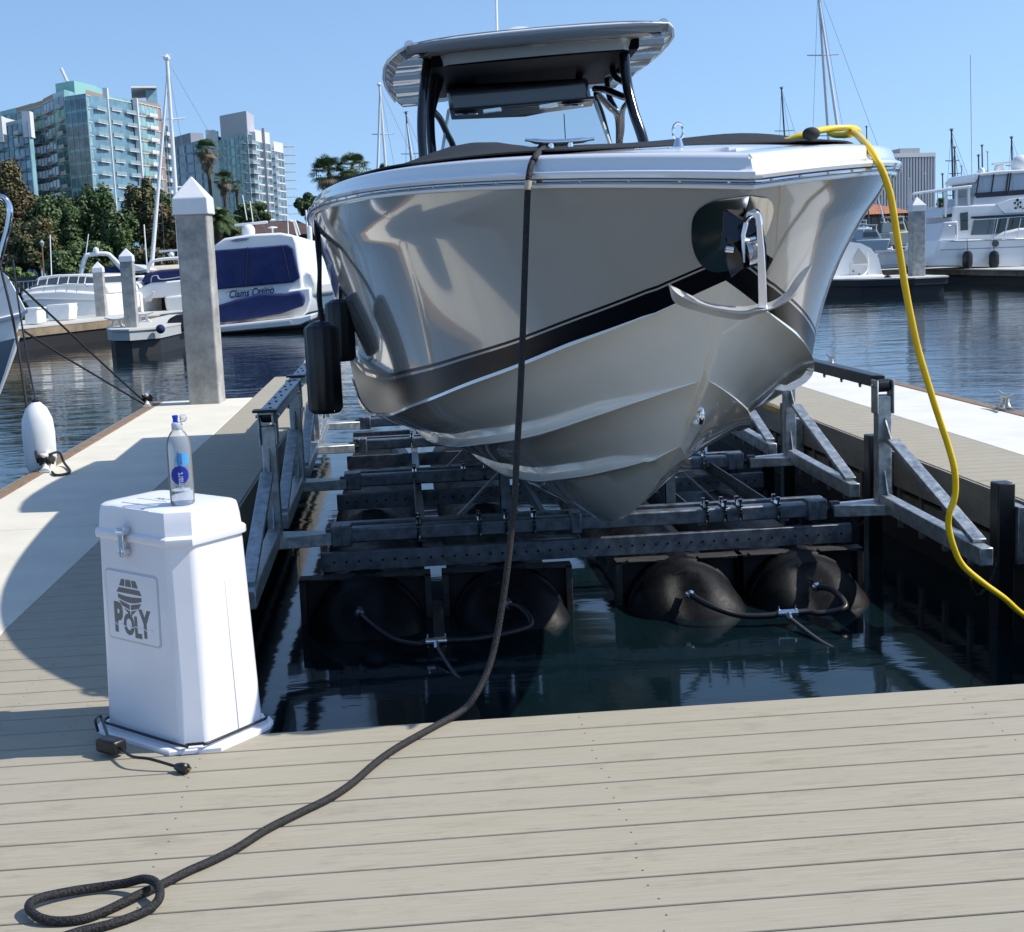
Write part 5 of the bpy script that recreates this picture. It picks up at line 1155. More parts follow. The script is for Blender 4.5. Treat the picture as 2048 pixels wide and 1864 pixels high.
# ------------- sailboats: hull, cabin, mast, spreaders, furled sail, stays
alu = mat('mast_aluminium', (.52, .52, .52), .35, .5); dkmast = mat('mast_dark', (.10, .095, .09), .5); stay = mat('rigging_wire', (.22, .23, .25), .4, .8)
def sailboat(xt, yt, xb, yb, Y, label, r=.07, m_=None, spr=None, jib=None, L=10, hull=True, ang=0.3, wires=True, group='sailboats in the marina'):
    T = W(xt, yt, Y); Bp = W(xb, yb, Y); d = (Bp-T).normalized(); k = (WZ+1.2-T.z)/d.z if abs(d.z) > .1 else 1; Bt = T+d*k
    o = Vector((Bt.x, Bt.y, WZ)); t = thing('sailboat', label, 'sailboat', o, group=group)
    rod('mast', [Bt, T], [r, r*.7], m_ or alu, t, 8)
    H = T.z-WZ
    fz_ = spr if spr else .45*H+WZ
    if hull:
        D = Vector((cos(ang), sin(ang), 0)); N_ = Vector((-sin(ang), cos(ang), 0)); rows = []
        for q in range(13):
            s = q/12; w = L*.16*sin(pi*min(1, s*.62+.28))*(1 if s < .97 else .3); zz = 1.0+.25*(2*s-1)**2; c = o+D*((s-.42)*L)
            if s == 1: w = .03
            rows.append([c+N_*w+Vector((0, 0, zz)), c+N_*(w*.9)+Vector((0, 0, .3)), c+N_*w*.3+Vector((0, 0, -.1)), c-N_*w*.3+Vector((0, 0, -.1)), c-N_*(w*.9)+Vector((0, 0, .3)), c-N_*w+Vector((0, 0, zz))])
        MB().grid(rows, closed=True).build('hull', farwhite, t, smooth=50)
        b = MB(); p = o+Vector((0, 0, 1.15)); b.hexa([p+D*(-L*.22)-N_*L*.09, p+D*(L*.2)-N_*L*.06, p+D*(L*.2)+N_*L*.06, p+D*(-L*.22)+N_*L*.09]+[p+D*(-L*.2)-N_*L*.08+Vector((0, 0, .4)), p+D*(L*.14)-N_*L*.05+Vector((0, 0, .35)), p+D*(L*.14)+N_*L*.05+Vector((0, 0, .35)), p+D*(-L*.2)+N_*L*.08+Vector((0, 0, .4))]); b.build('cabin', farwhite, t, bevel=.06)
        MB().tube([Bt+Vector((0, 0, 1.1)), Bt+Vector((0, 0, 1.1))-D*L*.38], [.16, .12], 8).build('furled_mainsail', navy if R() < .6 else mat('sail_cover_tan', (.4, .36, .3), .8), t, smooth=60)
    sp = MB()
    for f_ in ((.46, .75) if H > 9 else (.5,)):
        c = Bt+(T-Bt)*f_; w = H*.055; sp.tube([c+Vector((-w, 0, .03)), c, c+Vector((w, 0, .03))], r*.35, 5)
    sp.build('spreader', m_ or alu, t)
    if wires:
        w_ = MB()
        for s in (-1, 1):
            c = Bt+(T-Bt)*.46+Vector((s*H*.055, 0, 0)); w_.tube([T, c, Bt+Vector((s*H*.06, 0, 0))], max(.006, Y*.00013), 4)
        w_.tube([T, Bt+Vector((L*.45, L*.12, 0))], max(.006, Y*.00013), 4); w_.build('stay', stay, t)
    if jib: rod('furled_jib', [T+(Bt-T)*.05, W(*jib, Y-.5)], [.05, .10], farwhite, t, 7)
    m2 = MB(); m2.lathe([(r*1.1, 0), (r*1.4, .1), (.02, .25)], T, 'z', 6); m2.tube([T+Vector((-.25, 0, .15)), T+Vector((.2, 0, .2))], .02, 4); m2.build('masthead', m_ or alu, t)
    return t
sailboat(334, 120, 352, 395, 62, 'tall white mast with slack furled jib left of the big pile', .11, farwhite, jib=(303, 535), L=11, ang=1.4)
sailboat(759, 172, 772, 345, 95, 'white mast with furled jib just left of the hardtop', .11, farwhite, jib=(755, 350), L=11, ang=1.2)
sailboat(812, 228, 823, 330, 120, 'small dark mast showing between hardtop leg and white mast', .09, dkmast, jib=(826, 330), L=9, ang=1.0)
sailboat(1636, -30, 1656, 260, 80, 'tallest mast rising above the yellow cord coil', .10, alu, jib=(1676, 260), L=12, ang=1.3)
sailboat(1563, 178, 1569, 270, 140, 'thin dark mast behind the canvas on the bow', .11, dkmast, L=10, ang=.4)
for xt, yt, xb, yb, Y, lab, mm in ((1903, 262, 1909, 480, 120, 'tallest dark mast left of the large yacht', dkmast), (1909, 297, 1912, 470, 132, 'second dark mast close beside the tallest one', dkmast),
    (1923, 334, 1925, 470, 150, 'short thin mast between the dark pair and the yacht roof', alu), (1885, 350, 1888, 470, 160, 'short thin mast right beside the office tower', dkmast),
    (1957, 313, 1959, 400, 140, 'dark mast just left of the yacht radar dome', dkmast), (1964, 293, 1966, 400, 150, 'taller dark mast above the yacht radar dome', dkmast),
    (1975, 305, 1977, 400, 170, 'thin mast between radar dome and radar scanner', alu), (2023, 277, 2026, 400, 130, 'dark mast rising right of the radar scanner', dkmast),
    (1733, 255, 1734, 300, 180, 'mast tip peeping over the bow beside the yellow cord', dkmast), (1875, 384, 1876, 450, 190, 'lowest grey mast between office tower and yacht', alu),
    (1894, 372, 1896, 460, 175, 'grey mast low behind the aft rail of the yacht', alu), (1818, 360, 1820, 440, 180, 'grey mast in front of the office tower, left of the pile', alu),
    (1850, 350, 1852, 440, 165, 'grey mast in front of the office tower, right of the pile', alu), (2036, 345, 2038, 400, 160, 'short mast at the right edge behind the satellite dome', alu)):
    sailboat(xt, yt, xb, yb, Y, lab, .09 if mm is alu else .11, mm, L=9, ang=U(.2, 2.6), wires=Y < 135)
sailboat(1751, 380, 1772, 455, 100, 'small sloop with leaning white mast before the tiled roof', .07, farwhite, L=8, ang=.1)
# smaller motor boats moored behind on the right
def smallboat(x0, x1, yw, h, Y, label, canopy=None, hm=None):
    t = thing('small_motorboat', label, 'motor boat', W((x0+x1)/2, yw, Y), group='small boats behind the right docks'); hm = hm or farwhite; L = x1-x0
    slab('hull', [(x0, yw-h*.45), (x0+L*.04, yw), (x1-L*.12, yw), (x1, yw-h*.5)], Y, (0, 3, 0), hm, t, .95, bevel=.08)
    slab('cabin', [(x0+L*.15, yw-h*.45), (x0+L*.2, yw-h*.8), (x0+L*.6, yw-h*.82), (x0+L*.75, yw-h*.48)], Y+.3, (0, 2.4, 0), hm, t, .95, bevel=.06)
    slab('window', [(x0+L*.22, yw-h*.55), (x0+L*.24, yw-h*.72), (x0+L*.58, yw-h*.74), (x0+L*.64, yw-h*.55)], Y+.24, (0, .1, 0), darkglass, t)
    slab('canopy_top', [(x0+L*.18, yw-h*.97), (x0+L*.2, yw-h), (x0+L*.62, yw-h), (x0+L*.64, yw-h*.96)], Y+.2, (0, 2.6, 0), canopy or hm, t, 1, bevel=.02)
    for f_ in (.22, .58): rod('canopy_post', [W(x0+L*f_, yw-h*.97, Y+.3), W(x0+L*f_, yw-h*.75, Y+.3)], .03, steel, t)
smallboat(1712, 1782, 505, 56, 92, 'blue grey fishing boat moored behind the cruiser stern', hm=mat('hull_grey_blue', (.30, .36, .42), .35))
smallboat(1778, 1828, 492, 60, 96, 'cream cabin boat half hidden by the yellow cord', hm=mat('hull_cream', (.62, .58, .46), .4))
smallboat(1846, 1890, 470, 50, 105, 'white runabout stacked behind the pile', )
smallboat(1850, 1892, 452, 38, 150, 'far white motor cruiser low between pile and yacht')
smallboat(1715, 1745, 470, 30, 140, 'distant white boat under the tiled roof')
# ================================================================ buildings and trees
teal = mat('curtain_wall_teal', (.24, .42, .44), .3, var=.3, vscale=.3); tealdark = mat('tower_teal_dark', (.15, .27, .34), .3, var=.35, vscale=.3)
bglass = mat('tower_glass', (.09, .17, .21), .12, var=.7, vscale=.3); lglass = mat('tower_glass_pale', (.26, .48, .50), .15, var=.5, vscale=.22)
brick = mat('tower_brick', (.34, .24, .19), .85); pale = mat('tower_white', (.66, .66, .66), .7); greyc = mat('tower_grey', (.34, .34, .36), .8); mint = mat('roof_mint', (.26, .50, .45), .5); railm = mat('balcony_rail', (.30, .42, .44), .3, alpha=.8)
def XY(px, Y): p = W(px, 530, Y); return Vector((p.x, p.y, 0))
def ZT(px, py, Y): return W(px, py, Y).z
def wallblock(name, pts, z0, z1, m, parent):       # vertical prism from footprint
    a = sum(p.x*q.y-q.x*p.y for p, q in zip(pts, pts[1:]+pts[:1])); P = pts if a > 0 else pts[::-1]
    return MB().prism([Vector((p.x, p.y, z0)) for p in P], (0, 0, 0), (0, 0, z1-z0)).build(name, m, parent, smooth=0)
CNT = {}
def facade(parent, a, b, z0, z1, nf, bays, budget=90, slab_m=pale, base_m=None, band_m=None):
    """bays: string per column w=window b=balcony f=fin .=wall ; a->b left to right seen from outside"""
    d = b-a; L = d.length; u = d/L; n = Vector((u.y, -u.x, 0)); fh = (z1-z0)/nf; bw = L/len(bays)
    extra = MB(); slabs = MB(); rails = MB(); base_m = base_m or bglass
    for f in range(nf):
        z = z0+f*fh
        for k, c in enumerate(bays):
            p = a+u*(k*bw); q = a+u*((k+1)*bw)
            if c in 'wb':
                p0 = p+u*bw*.12; q0 = q-u*bw*.12; off = n*.12
                pts = [p0+off+Vector((0, 0, z+fh*.18)), q0+off+Vector((0, 0, z+fh*.18)), q0+off+Vector((0, 0, z+fh*.86)), p0+off+Vector((0, 0, z+fh*.86))]
                key = parent.name; CNT[key] = CNT.get(key, 0)
                g = MB(); g.prism(pts, n*(-.1), n*.02)
                mg = base_m if R() < .7 else lglass
                if CNT[key] < budget: CNT[key] += 1; g.build('window', mg, parent, smooth=0)
                else: extra.add(g.v, g.f)
            if c == 'b':
                pp = p+u*bw*.02; qq = q-u*bw*.02; B_ = MB(); B_.cur = 0
                B_.prism([pp+Vector((0, 0, z)), qq+Vector((0, 0, z)), qq+n*1.5+Vector((0, 0, z)), pp+n*1.5+Vector((0, 0, z))], (0, 0, 0), (0, 0, .3)); B_.cur = 1
                B_.prism([pp+n*1.45+Vector((0, 0, z+.2)), qq+n*1.45+Vector((0, 0, z+.2)), qq+n*1.45+Vector((0, 0, z+1.2)), pp+n*1.45+Vector((0, 0, z+1.2))], (0, 0, 0), n*.05)
                kb = parent.name+'b'; CNT[kb] = CNT.get(kb, 0)+1
                if CNT[kb] <= 95: B_.build('balcony', None, parent, smooth=0, mats=[slab_m, railm])
                else: rails.add(B_.v, B_.f)
            if c == 's':
                slabs.prism([p+Vector((0, 0, z)), q+Vector((0, 0, z)), q+n*.3+Vector((0, 0, z)), p+n*.3+Vector((0, 0, z))], (0, 0, 0), (0, 0, .35))
    bd = MB()
    for f in range(1, nf+1):
        z = z0+f*fh; bd.prism([a+Vector((0, 0, z-.12)), b+Vector((0, 0, z-.12)), b+n*.22+Vector((0, 0, z-.12)), a+n*.22+Vector((0, 0, z-.12))], (0, 0, 0), (0, 0, .2))
    for k in range(len(bays)+1): p = a+u*(k*bw); bd.prism([p-u*.12, p+u*.12, p+u*.12+n*.2, p-u*.12+n*.2], Vector((0, 0, z0)), Vector((0, 0, z1)))
    bd.build('facade_bands', band_m or slab_m, parent, smooth=0)
    if extra.v: extra.build('windows', base_m, parent, smooth=0)['kind'] = 'stuff'
    if slabs.v: slabs.build('floor_ledges', slab_m, parent, smooth=0)['kind'] = 'stuff'
    if rails.v: rails.build('balconies', slab_m, parent, smooth=0)['kind'] = 'stuff'
def fin(parent, p, n, z0, z1, w=.9, dpt=1.6, m=None): q = Vector((p.x, p.y, 0)); MB().prism([q+Vector((-w/2, -dpt, z0)), q+Vector((w/2, -dpt, z0)), q+Vector((w/2, .5, z0)), q+Vector((-w/2, .5, z0))], (0, 0, 0), (0, 0, z1-z0)).build('fin', m or pale, parent, smooth=0)
# left tower: corner at x=200
D = 430
t = thing('apartment_tower', 'big blue green glass apartment tower with tan brick strips and balconies, upper left', 'building', XY(200, D))
zt = ZT(195, 186, D); zb = 0
C0 = XY(200, D); Cl = XY(158, D+6); wallblock('glass_corner', [C0, Cl, Cl+Vector((10, 40, 0)), C0+Vector((10, 40, 0))], zb, zt, tealdark, t)
facade(t, Cl, C0, zb, zt-1, 14, 'wwww', 16, base_m=bglass, band_m=teal)
Cr = XY(240, D+16); z2 = ZT(225, 184, D+8)
wallblock('brick_bay', [C0, Cr, Cr+Vector((-4, 40, 0)), C0+Vector((2, 40, 0))], zb, z2, brick, t); facade(t, C0, Cr, zb, z2-1.5, 14, 'wbb.', 32, base_m=lglass)
fin(t, XY(240, D+15), None, zb, ZT(236, 176, D+15), 1.4)
Cr2 = XY(298, D+34); z3 = ZT(270, 194, D+25)
wallblock('teal_bay', [Cr, Cr2, Cr2+Vector((-6, 40, 0)), Cr+Vector((-6, 40, 0))], zb, z3, teal, t); facade(t, Cr, Cr2, zb, z3-1, 14, 'bbwbbw', 56, base_m=lglass)
fin(t, XY(297, D+32), None, zb, ZT(294, 196, D+32), 1.4)
Cr3 = XY(345, D+52); z4 = ZT(315, 205, D+45)
wallblock('brick_bay', [Cr2, Cr3, Cr3+Vector((-6, 40, 0)), Cr2+Vector((-6, 40, 0))], zb, z4, brick, t); facade(t, Cr2, Cr3, zb, z4-1, 14, 'wwbbw.', 72, base_m=lglass)
Cr4 = XY(356, D+60); wallblock('end_bay', [Cr3, Cr4, Cr4+Vector((-6, 30, 0)), Cr3+Vector((-6, 40, 0))], zb, z4-6, teal, t); facade(t, Cr3, Cr4, zb, z4-6, 13, 'bb', 80)
MB().prism([XY(318, D+46)+Vector((0, 0, z4)), XY(340, D+50)+Vector((0, 0, z4)), XY(340, D+70)+Vector((0, 0, z4)), XY(318, D+70)+Vector((0, 0, z4))], (0, 0, 0), (0, 0, 4.5)).build('roof_box', tealdark, t, smooth=0)
MB().prism([XY(290, D+40)+Vector((0, 0, z4+4.3)), XY(340, D+46)+Vector((0, 0, z4+4.8)), XY(340, D+70)+Vector((0, 0, z4+4.8)), XY(290, D+70)+Vector((0, 0, z4+4.3))], (0, 0, 0), (0, 0, .5)).build('roof_canopy', pale, t, smooth=0)
a_, b_, c_ = XY(142, D+22), XY(179, D+16), XY(220, D+30); zp = ZT(180, 160, D+16); wallblock('penthouse', [a_, b_, c_, c_+Vector((0, 14, 0)), a_+Vector((0, 14, 0))], zt-1, zp, mint, t)
q = XY(166, D+18); MB().tube([q+Vector((0, 0, zp)), q+Vector((-1.5, 0, zp+4))], .5, 6).build('roof_mast', pale, t)
# curved left wing
pts = [XY(28, D+60), XY(60, D+50), XY(95, D+38), XY(115, D+30), XY(135, D+18), XY(158, D+8)]
tops = [ZT(28, 222, D+60), ZT(60, 215, D+50), ZT(95, 205, D+38), ZT(115, 200, D+30), ZT(137, 184, D+18), ZT(158, 181, D+8)]
for i, (p, q) in enumerate(zip(pts, pts[1:])):
    m = brick if i in (1, 2, 3) else teal; wallblock('wing_wall', [p, q, q+Vector((5, 30, 0)), p+Vector((5, 30, 0))], 0, (tops[i]+tops[i+1])/2, m, t)
    facade(t, p, q, 0, (tops[i]+tops[i+1])/2-1.5, 14, ['w.w', 'wbb', 'bbw', 'wbb', 'wb'][i], 98, slab_m=greyc, base_m=bglass, band_m=teal)
t2 = thing('apartment_tower', 'lower dark teal apartment block at the left edge below the curved wing', 'building', XY(40, D-20))
p, q = XY(-40, D+10), XY(10, D-6); r_ = XY(82, D-26); zz = ZT(40, 240, D-20)
wallblock('wall', [XY(10, D-6), r_, r_+Vector((.3, 3, 0)), q+Vector((.3, 3, 0))], 0, zz, teal, t2); facade(t2, q, r_, 0, zz-1, 13, '.bwwwbw', 70, slab_m=greyc, band_m=tealdark)
wallblock('side_wing', [p, q, q+Vector((3, 30, 0)), p+Vector((3, 30, 0))], 0, ZT(5, 232, D), pale, t2); facade(t2, p, q, 0, ZT(5, 250, D), 12, 'ssss', 80)
for x, y in ((24, 232), (80, 222)): v = XY(x, D-25); z5 = ZT(x, y, D-25); MB().prism([v+Vector((-1.1, -1, z5-7)), v+Vector((1.1, -1, z5-7)), v+Vector((1.1, 3, z5-7)), v+Vector((-1.1, 3, z5-7))], (0, 0, 0), (0, 0, 7)).build('fin', pale, t2, smooth=0)
wallblock('roof_block', [XY(-30, D+30), XY(26, D+30), XY(26, D+50), XY(-30, D+50)], zz, ZT(0, 212, D+30), mint, t2)
# right-hand white tower
D = 500
t = thing('apartment_tower', 'grey and white apartment tower with big blank roof block behind the palms', 'building', XY(520, D))
A = XY(345, D+80); Bc = XY(452, D+25); Cc = XY(512, D); Ee = XY(585, D+38)
zA = ZT(400, 285, D+50); wallblock('left_wing', [A, Bc, Bc+Vector((4, 30, 0)), A+Vector((4, 30, 0))], 0, zA, tealdark, t); facade(t, A, Bc, 0, zA, 13, 'swwswws', 30, slab_m=greyc, band_m=teal)
wallblock('parapet', [A, XY(400, D+52), XY(425, D+55), XY(425, D+75), A+Vector((0, 20, 0))], zA, ZT(390, 264, D+50), greyc, t)
zB = ZT(490, 272, D+8); wallblock('glass_wing', [Bc, Cc, Cc+Vector((4, 30, 0)), Bc+Vector((4, 30, 0))], 0, zB, teal, t); facade(t, Bc, Cc, 0, zB, 14, 'swwswwb', 60, slab_m=greyc, base_m=bglass, band_m=teal)
fin(t, XY(440, D+28), None, 0, ZT(440, 260, D+28), 3.2); fin(t, XY(449, D+26), None, 0, ZT(449, 262, D+26), 2.2)
zC = ZT(540, 262, D+15); C2 = XY(525, D+6); C3 = XY(556, D+22); C4 = XY(563, D+27); C5 = XY(581, D+38)
wallblock('white_wing', [C2, C3, C3+Vector((-4, 30, 0)), C2+Vector((-4, 30, 0))], 0, zC, pale, t); facade(t, C2, C3, 0, zC-4, 15, 'wwww', 88, base_m=bglass)
wallblock('balcony_wing', [C3, C4, C4+Vector((-4, 30, 0)), C3+Vector((-4, 30, 0))], 0, zC-6, greyc, t); facade(t, C3, C4, 0, zC-6, 15, 'b', 96)
wallblock('white_wing', [C4, C5, C5+Vector((-4, 30, 0)), C4+Vector((-4, 30, 0))], 0, zC-2.5, pale, t); facade(t, C4, C5, 0, zC-6, 15, 'www', 98, base_m=bglass)
wallblock('corner_glass', [Cc, C2, C2+Vector((-4, 20, 0)), Cc+Vector((0, 20, 0))], 0, zB, bglass, t); facade(t, Cc, C2, 0, zB, 14, 'b', 98)
fin(t, XY(523, D+5), None, 0, ZT(523, 261, D), 2.0); fin(t, XY(544, D+15), None, 0, zC+1, .9, 1.2, greyc)
m = MB()
for k in range(15): z = 2+k*zC/15.8; m.prism([C5+Vector((0, 0, z)), C5+Vector((4.2, 2, z)), C5+Vector((4.2, 6, z)), C5+Vector((0, 6, z))], (0, 0, 0), (0, 0, .25))
m.build('end_balconies', pale, t, smooth=0)['kind'] = 'stuff'
wallblock('roof_block', [XY(460, D+22), XY(513, D+8), XY(527, D+24), XY(474, D+40)], zB, ZT(490, 224, D+12), mat('roof_block_grey', (.42, .42, .46), .8), t)
# office tower
D = 520
t = thing('office_tower', 'grey office tower with white vertical ribs behind the right side of our bow', 'building', XY(1800, D))
zO = ZT(1840, 312, D); a_, b_ = XY(1728, D), XY(1867, D+6); wallblock('wall', [a_, b_, b_+Vector((6, 28, 0)), a_+Vector((0, 30, 0))], 0, zO, mat('office_glass', (.05, .055, .075), .3, var=.3, vscale=.1), t)
for k in range(25): p = a_+(b_-a_)*(k/24); MB().box(p.x-.34, p.x+.34, p.y-.7, p.y+.05, 0, zO-.2).build('rib', pale, t, smooth=0)
MB().prism([a_+Vector((0, -.8, zO-.1)), b_+Vector((.4, -.8, zO-.1)), b_+Vector((6.4, 28, zO-.1)), a_+Vector((0, 30, zO-.1))], (0, 0, 0), (0, 0, 1.5)).build('roof_band', pale, t, smooth=0)
a_, b_ = XY(1800, D+8), XY(1839, D+10); wallblock('roof_plant', [a_, b_, b_+Vector((0, 12, 0)), a_+Vector((0, 12, 0))], zO+1.4, ZT(1820, 296, D+8), greyc, t)
# tiled-roof clubhouse
D = 215
t = thing('clubhouse', 'low building with orange tiled roof beyond the masts at right', 'building', XY(1765, D))
tile = mat('clay_tiles', (.42, .17, .09), .8, var=.35, vscale=2); x0, x1 = XY(1700, D), XY(1822, D); z1_ = ZT(1760, 428, D); zr = ZT(1760, 397, D+4)
MB().box(x0.x, x1.x, D+1, D+14, 0, z1_+.2).build('wall', mat('club_wall', (.30, .19, .13), .8), t)
MB().add([(x0.x-1, D-1, z1_), (x1.x+1, D-1, z1_), (x1.x+1, D+16, z1_), (x0.x-1, D+16, z1_), (x0.x+3, D+7, zr), (x1.x-7, D+7, zr)], [(0, 1, 5, 4), (1, 2, 5), (2, 3, 4, 5), (3, 0, 4), (3, 2, 1, 0)]).build('roof', tile, t, smooth=0)
for k in range(7): xx = x0.x+1+k*(x1.x-x0.x)/7; MB().box(xx, xx+.8, D+.92, D+1.0, .3, z1_-.5).build('window', darkglass, t)
# brown house behind the cruiser
D = 112
t = thing('shore_house', 'brown low roofed house with brick chimney behind the navy curtained cruiser', 'building', XY(560, D))
rf = mat('brown_roof', (.09, .055, .045), .9, var=.3, vscale=1); x0, x1 = XY(470, D), XY(655, D); ze = ZT(560, 470, D); zr = ZT(560, 438, D)
MB().box(x0.x+.5, x1.x-.5, D+1, D+9, .3, ze+.1).build('wall', mat('house_wall', (.10, .075, .06), .9), t)
MB().add([(x0.x, D, ze), (x1.x, D, ze), (x1.x, D+10, ze), (x0.x, D+10, ze), (x0.x+2.0, D+5, zr), (x1.x-2.5, D+5, zr)], [(0, 1, 5, 4), (1, 2, 5), (2, 3, 4, 5), (3, 0, 4), (3, 2, 1, 0)]).build('roof', rf, t, smooth=0)
a_ = XY(618, D+4); MB().box(a_.x, a_.x+1.1, D+4, D+5.2, ze, ZT(625, 420, D+4)).build('chimney', mat('red_brick', (.33, .10, .06), .85), t)
for k in range(4): xx = x0.x+1.2+k*1.7; MB().box(xx, xx+.9, D+.93, D+1.02, 1.2, ze-.4).build('window', darkglass, t)

# ---- foliage
def leafmat(name, c1, c2, sc_=1.2):
    m = bpy.data.materials.new(name); m.use_nodes = True; n = m.node_tree; b = n.nodes['Principled BSDF']; b.inputs['Roughness'].default_value = .6
    g = n.nodes.new('ShaderNodeNewGeometry'); tx = n.nodes.new('ShaderNodeTexNoise'); tx.inputs['Scale'].default_value = sc_; tx.inputs['Detail'].default_value = 2; n.links.new(g.outputs['Position'], tx.inputs[0])
    ad = n.nodes.new('ShaderNodeMath'); ad.operation = 'MULTIPLY_ADD'; ad.inputs[1].default_value = .45; n.links.new(g.outputs['Random Per Island'], ad.inputs[0]); 
    r = n.nodes.new('ShaderNodeMapRange'); r.inputs[1].default_value = .38; r.inputs[2].default_value = .95; n.links.new(tx.outputs[0], ad.inputs[2]); n.links.new(ad.outputs[0], r.inputs[0])
    x = n.nodes.new('ShaderNodeMix'); x.data_type = 'RGBA'; x.inputs[6].default_value = (*c1, 1); x.inputs[7].default_value = (*c2, 1); n.links.new(r.outputs[0], x.inputs[0]); n.links.new(x.outputs[2], b.inputs['Base Color']); return m
lf_g = leafmat('leaf_dark_green', (.025, .055, .014), (.095, .15, .04), .5); lf_o = leafmat('leaf_olive_orange', (.045, .06, .018), (.17, .115, .04), .35); lf_m = leafmat('leaf_mixed', (.03, .055, .015), (.15, .12, .04), .4)
lf_p = leafmat('palm_green', (.03, .06, .018), (.11, .16, .05), .8); lf_d = leafmat('palm_skirt', (.12, .08, .045), (.26, .19, .11), 1.0); bark = mat('bark', (.10, .075, .055), .95, var=.3, vscale=3)
def tree(cx, cy, rx, ry, Y, label, lm, n=3600, nb=16, leaf=.13):
    n = int(n*4.2); nb = int(nb*2)
    c = W(cx, cy, Y); k = Y/FPX; RX = rx*k; RZ = ry*k; base = Vector((c.x, Y, .4))
    t = thing('broadleaf_tree', label, 'tree', base, group='trees along the left shore')
    tr_ = MB(); tr_.tube(curve([base, base+Vector((U(-.2, .2), 0, (c.z-.4)*.4)), Vector((c.x, Y, c.z-RZ*.2))], 4), [RX*.09]*4+[RX*.06]*5, 8)
    blobs = []
    for i in range(nb):
        a = U(0, 2*pi); e = U(-.75, 1); q = sqrt(max(0, 1-e*e)); rr = U(.45, .86)
        bc_ = Vector((c.x+RX*rr*q*cos(a), Y+RX*rr*q*sin(a), c.z+RZ*rr*e)); blobs.append((bc_, U(.15, .32)))
        tr_.tube([Vector((c.x, Y, c.z-RZ*.5)), (Vector((c.x, Y, c.z-RZ*.2))+bc_)/2, bc_], [RX*.04, RX*.025, RX*.008], 5)
    tr_.build('trunk', bark, t, smooth=60)
    blobs += [(c, .6)]*3; cr = MB()
    for i in range(n):
        bc_, br = blobs[i % len(blobs)]
        v = Vector((random.gauss(0, 1), random.gauss(0, 1), random.gauss(0, 1))).normalized(); q = U(.55, 1.15)
        p = bc_+Vector((v.x*RX*br*q, v.y*RX*br*q, v.z*RZ*br*q*1.05)); s = leaf*U(.6, 1.3)
        nn = (v+Vector((U(-.9, .9), U(-.8, .8), U(-.5, .9)))).normalized(); s1, s2 = frame(nn); an_ = U(0, pi); a1 = s1*cos(an_)+s2*sin(an_); a2 = nn.cross(a1)
        cr.add([p-a1*s, p+a2*s*.55, p+a1*s, p-a2*s*.55], [(0, 1, 2, 3)])
    cr.build('crown', lm, t, smooth=0)
tree(20, 430, 62, 105, 96, 'orange tinged tree at the far left under the towers', lf_o, 4200)
tree(-30, 480, 60, 90, 92, 'olive tree cut by the left edge of the view', lf_m, 2500)
tree(118, 445, 56, 85, 94, 'round dark green tree left of centre in the shore row', lf_g, 4200)
tree(188, 448, 52, 88, 95, 'tallest dark green tree in the middle of the shore row', lf_g, 4200)
tree(238, 480, 42, 80, 92, 'dark green tree behind the pile on the dock tip', lf_g, 3200)
tree(70, 500, 60, 60, 90, 'low brown green tree behind the street lamp', lf_m, 3000)
tree(290, 440, 42, 78, 97, 'green and rust tree behind the leaning jib', lf_m, 3600)
tree(345, 470, 48, 75, 93, 'rust coloured tree half behind the tall pile', lf_o, 3000)
tree(90, 470, 50, 75, 98, 'dark green tree between the lamp and the round tree', lf_g, 3000)
tree(325, 440, 36, 60, 101, 'dark green tree directly behind the leaning jib and mast', lf_g, 2600)
tree(160, 490, 60, 60, 97, 'shaded green tree low behind the tallest shore tree', lf_g, 3000)
tree(160, 530, 70, 45, 89, 'low dense dark bush under the shore trees', lf_g, 3000, 14)
tree(290, 530, 60, 42, 90, 'low reddish bush behind the navy cockpit cover', lf_o, 2600, 12)
tree(505, 428, 38, 26, 125, 'dark bushy tree behind the satellite dome of the cruiser', lf_g, 2200, 10)
tree(450, 470, 45, 40, 118, 'green bushes beside the low date palm', lf_g, 2200, 10)
tree(612, 415, 26, 26, 125, 'dark ragged tree behind the brick chimney', lf_g, 2200, 10)
tree(640, 440, 30, 40, 122, 'dark tree right of the chimney beneath the palms', lf_g, 1800, 8)
tree(1885, 418, 15, 20, 300, 'small far tree beside the office tower', lf_g, 900, 7, .4)
tree(1895, 470, 22, 12, 290, 'far dark bushes behind the moored boats', lf_g, 700, 7, .4)
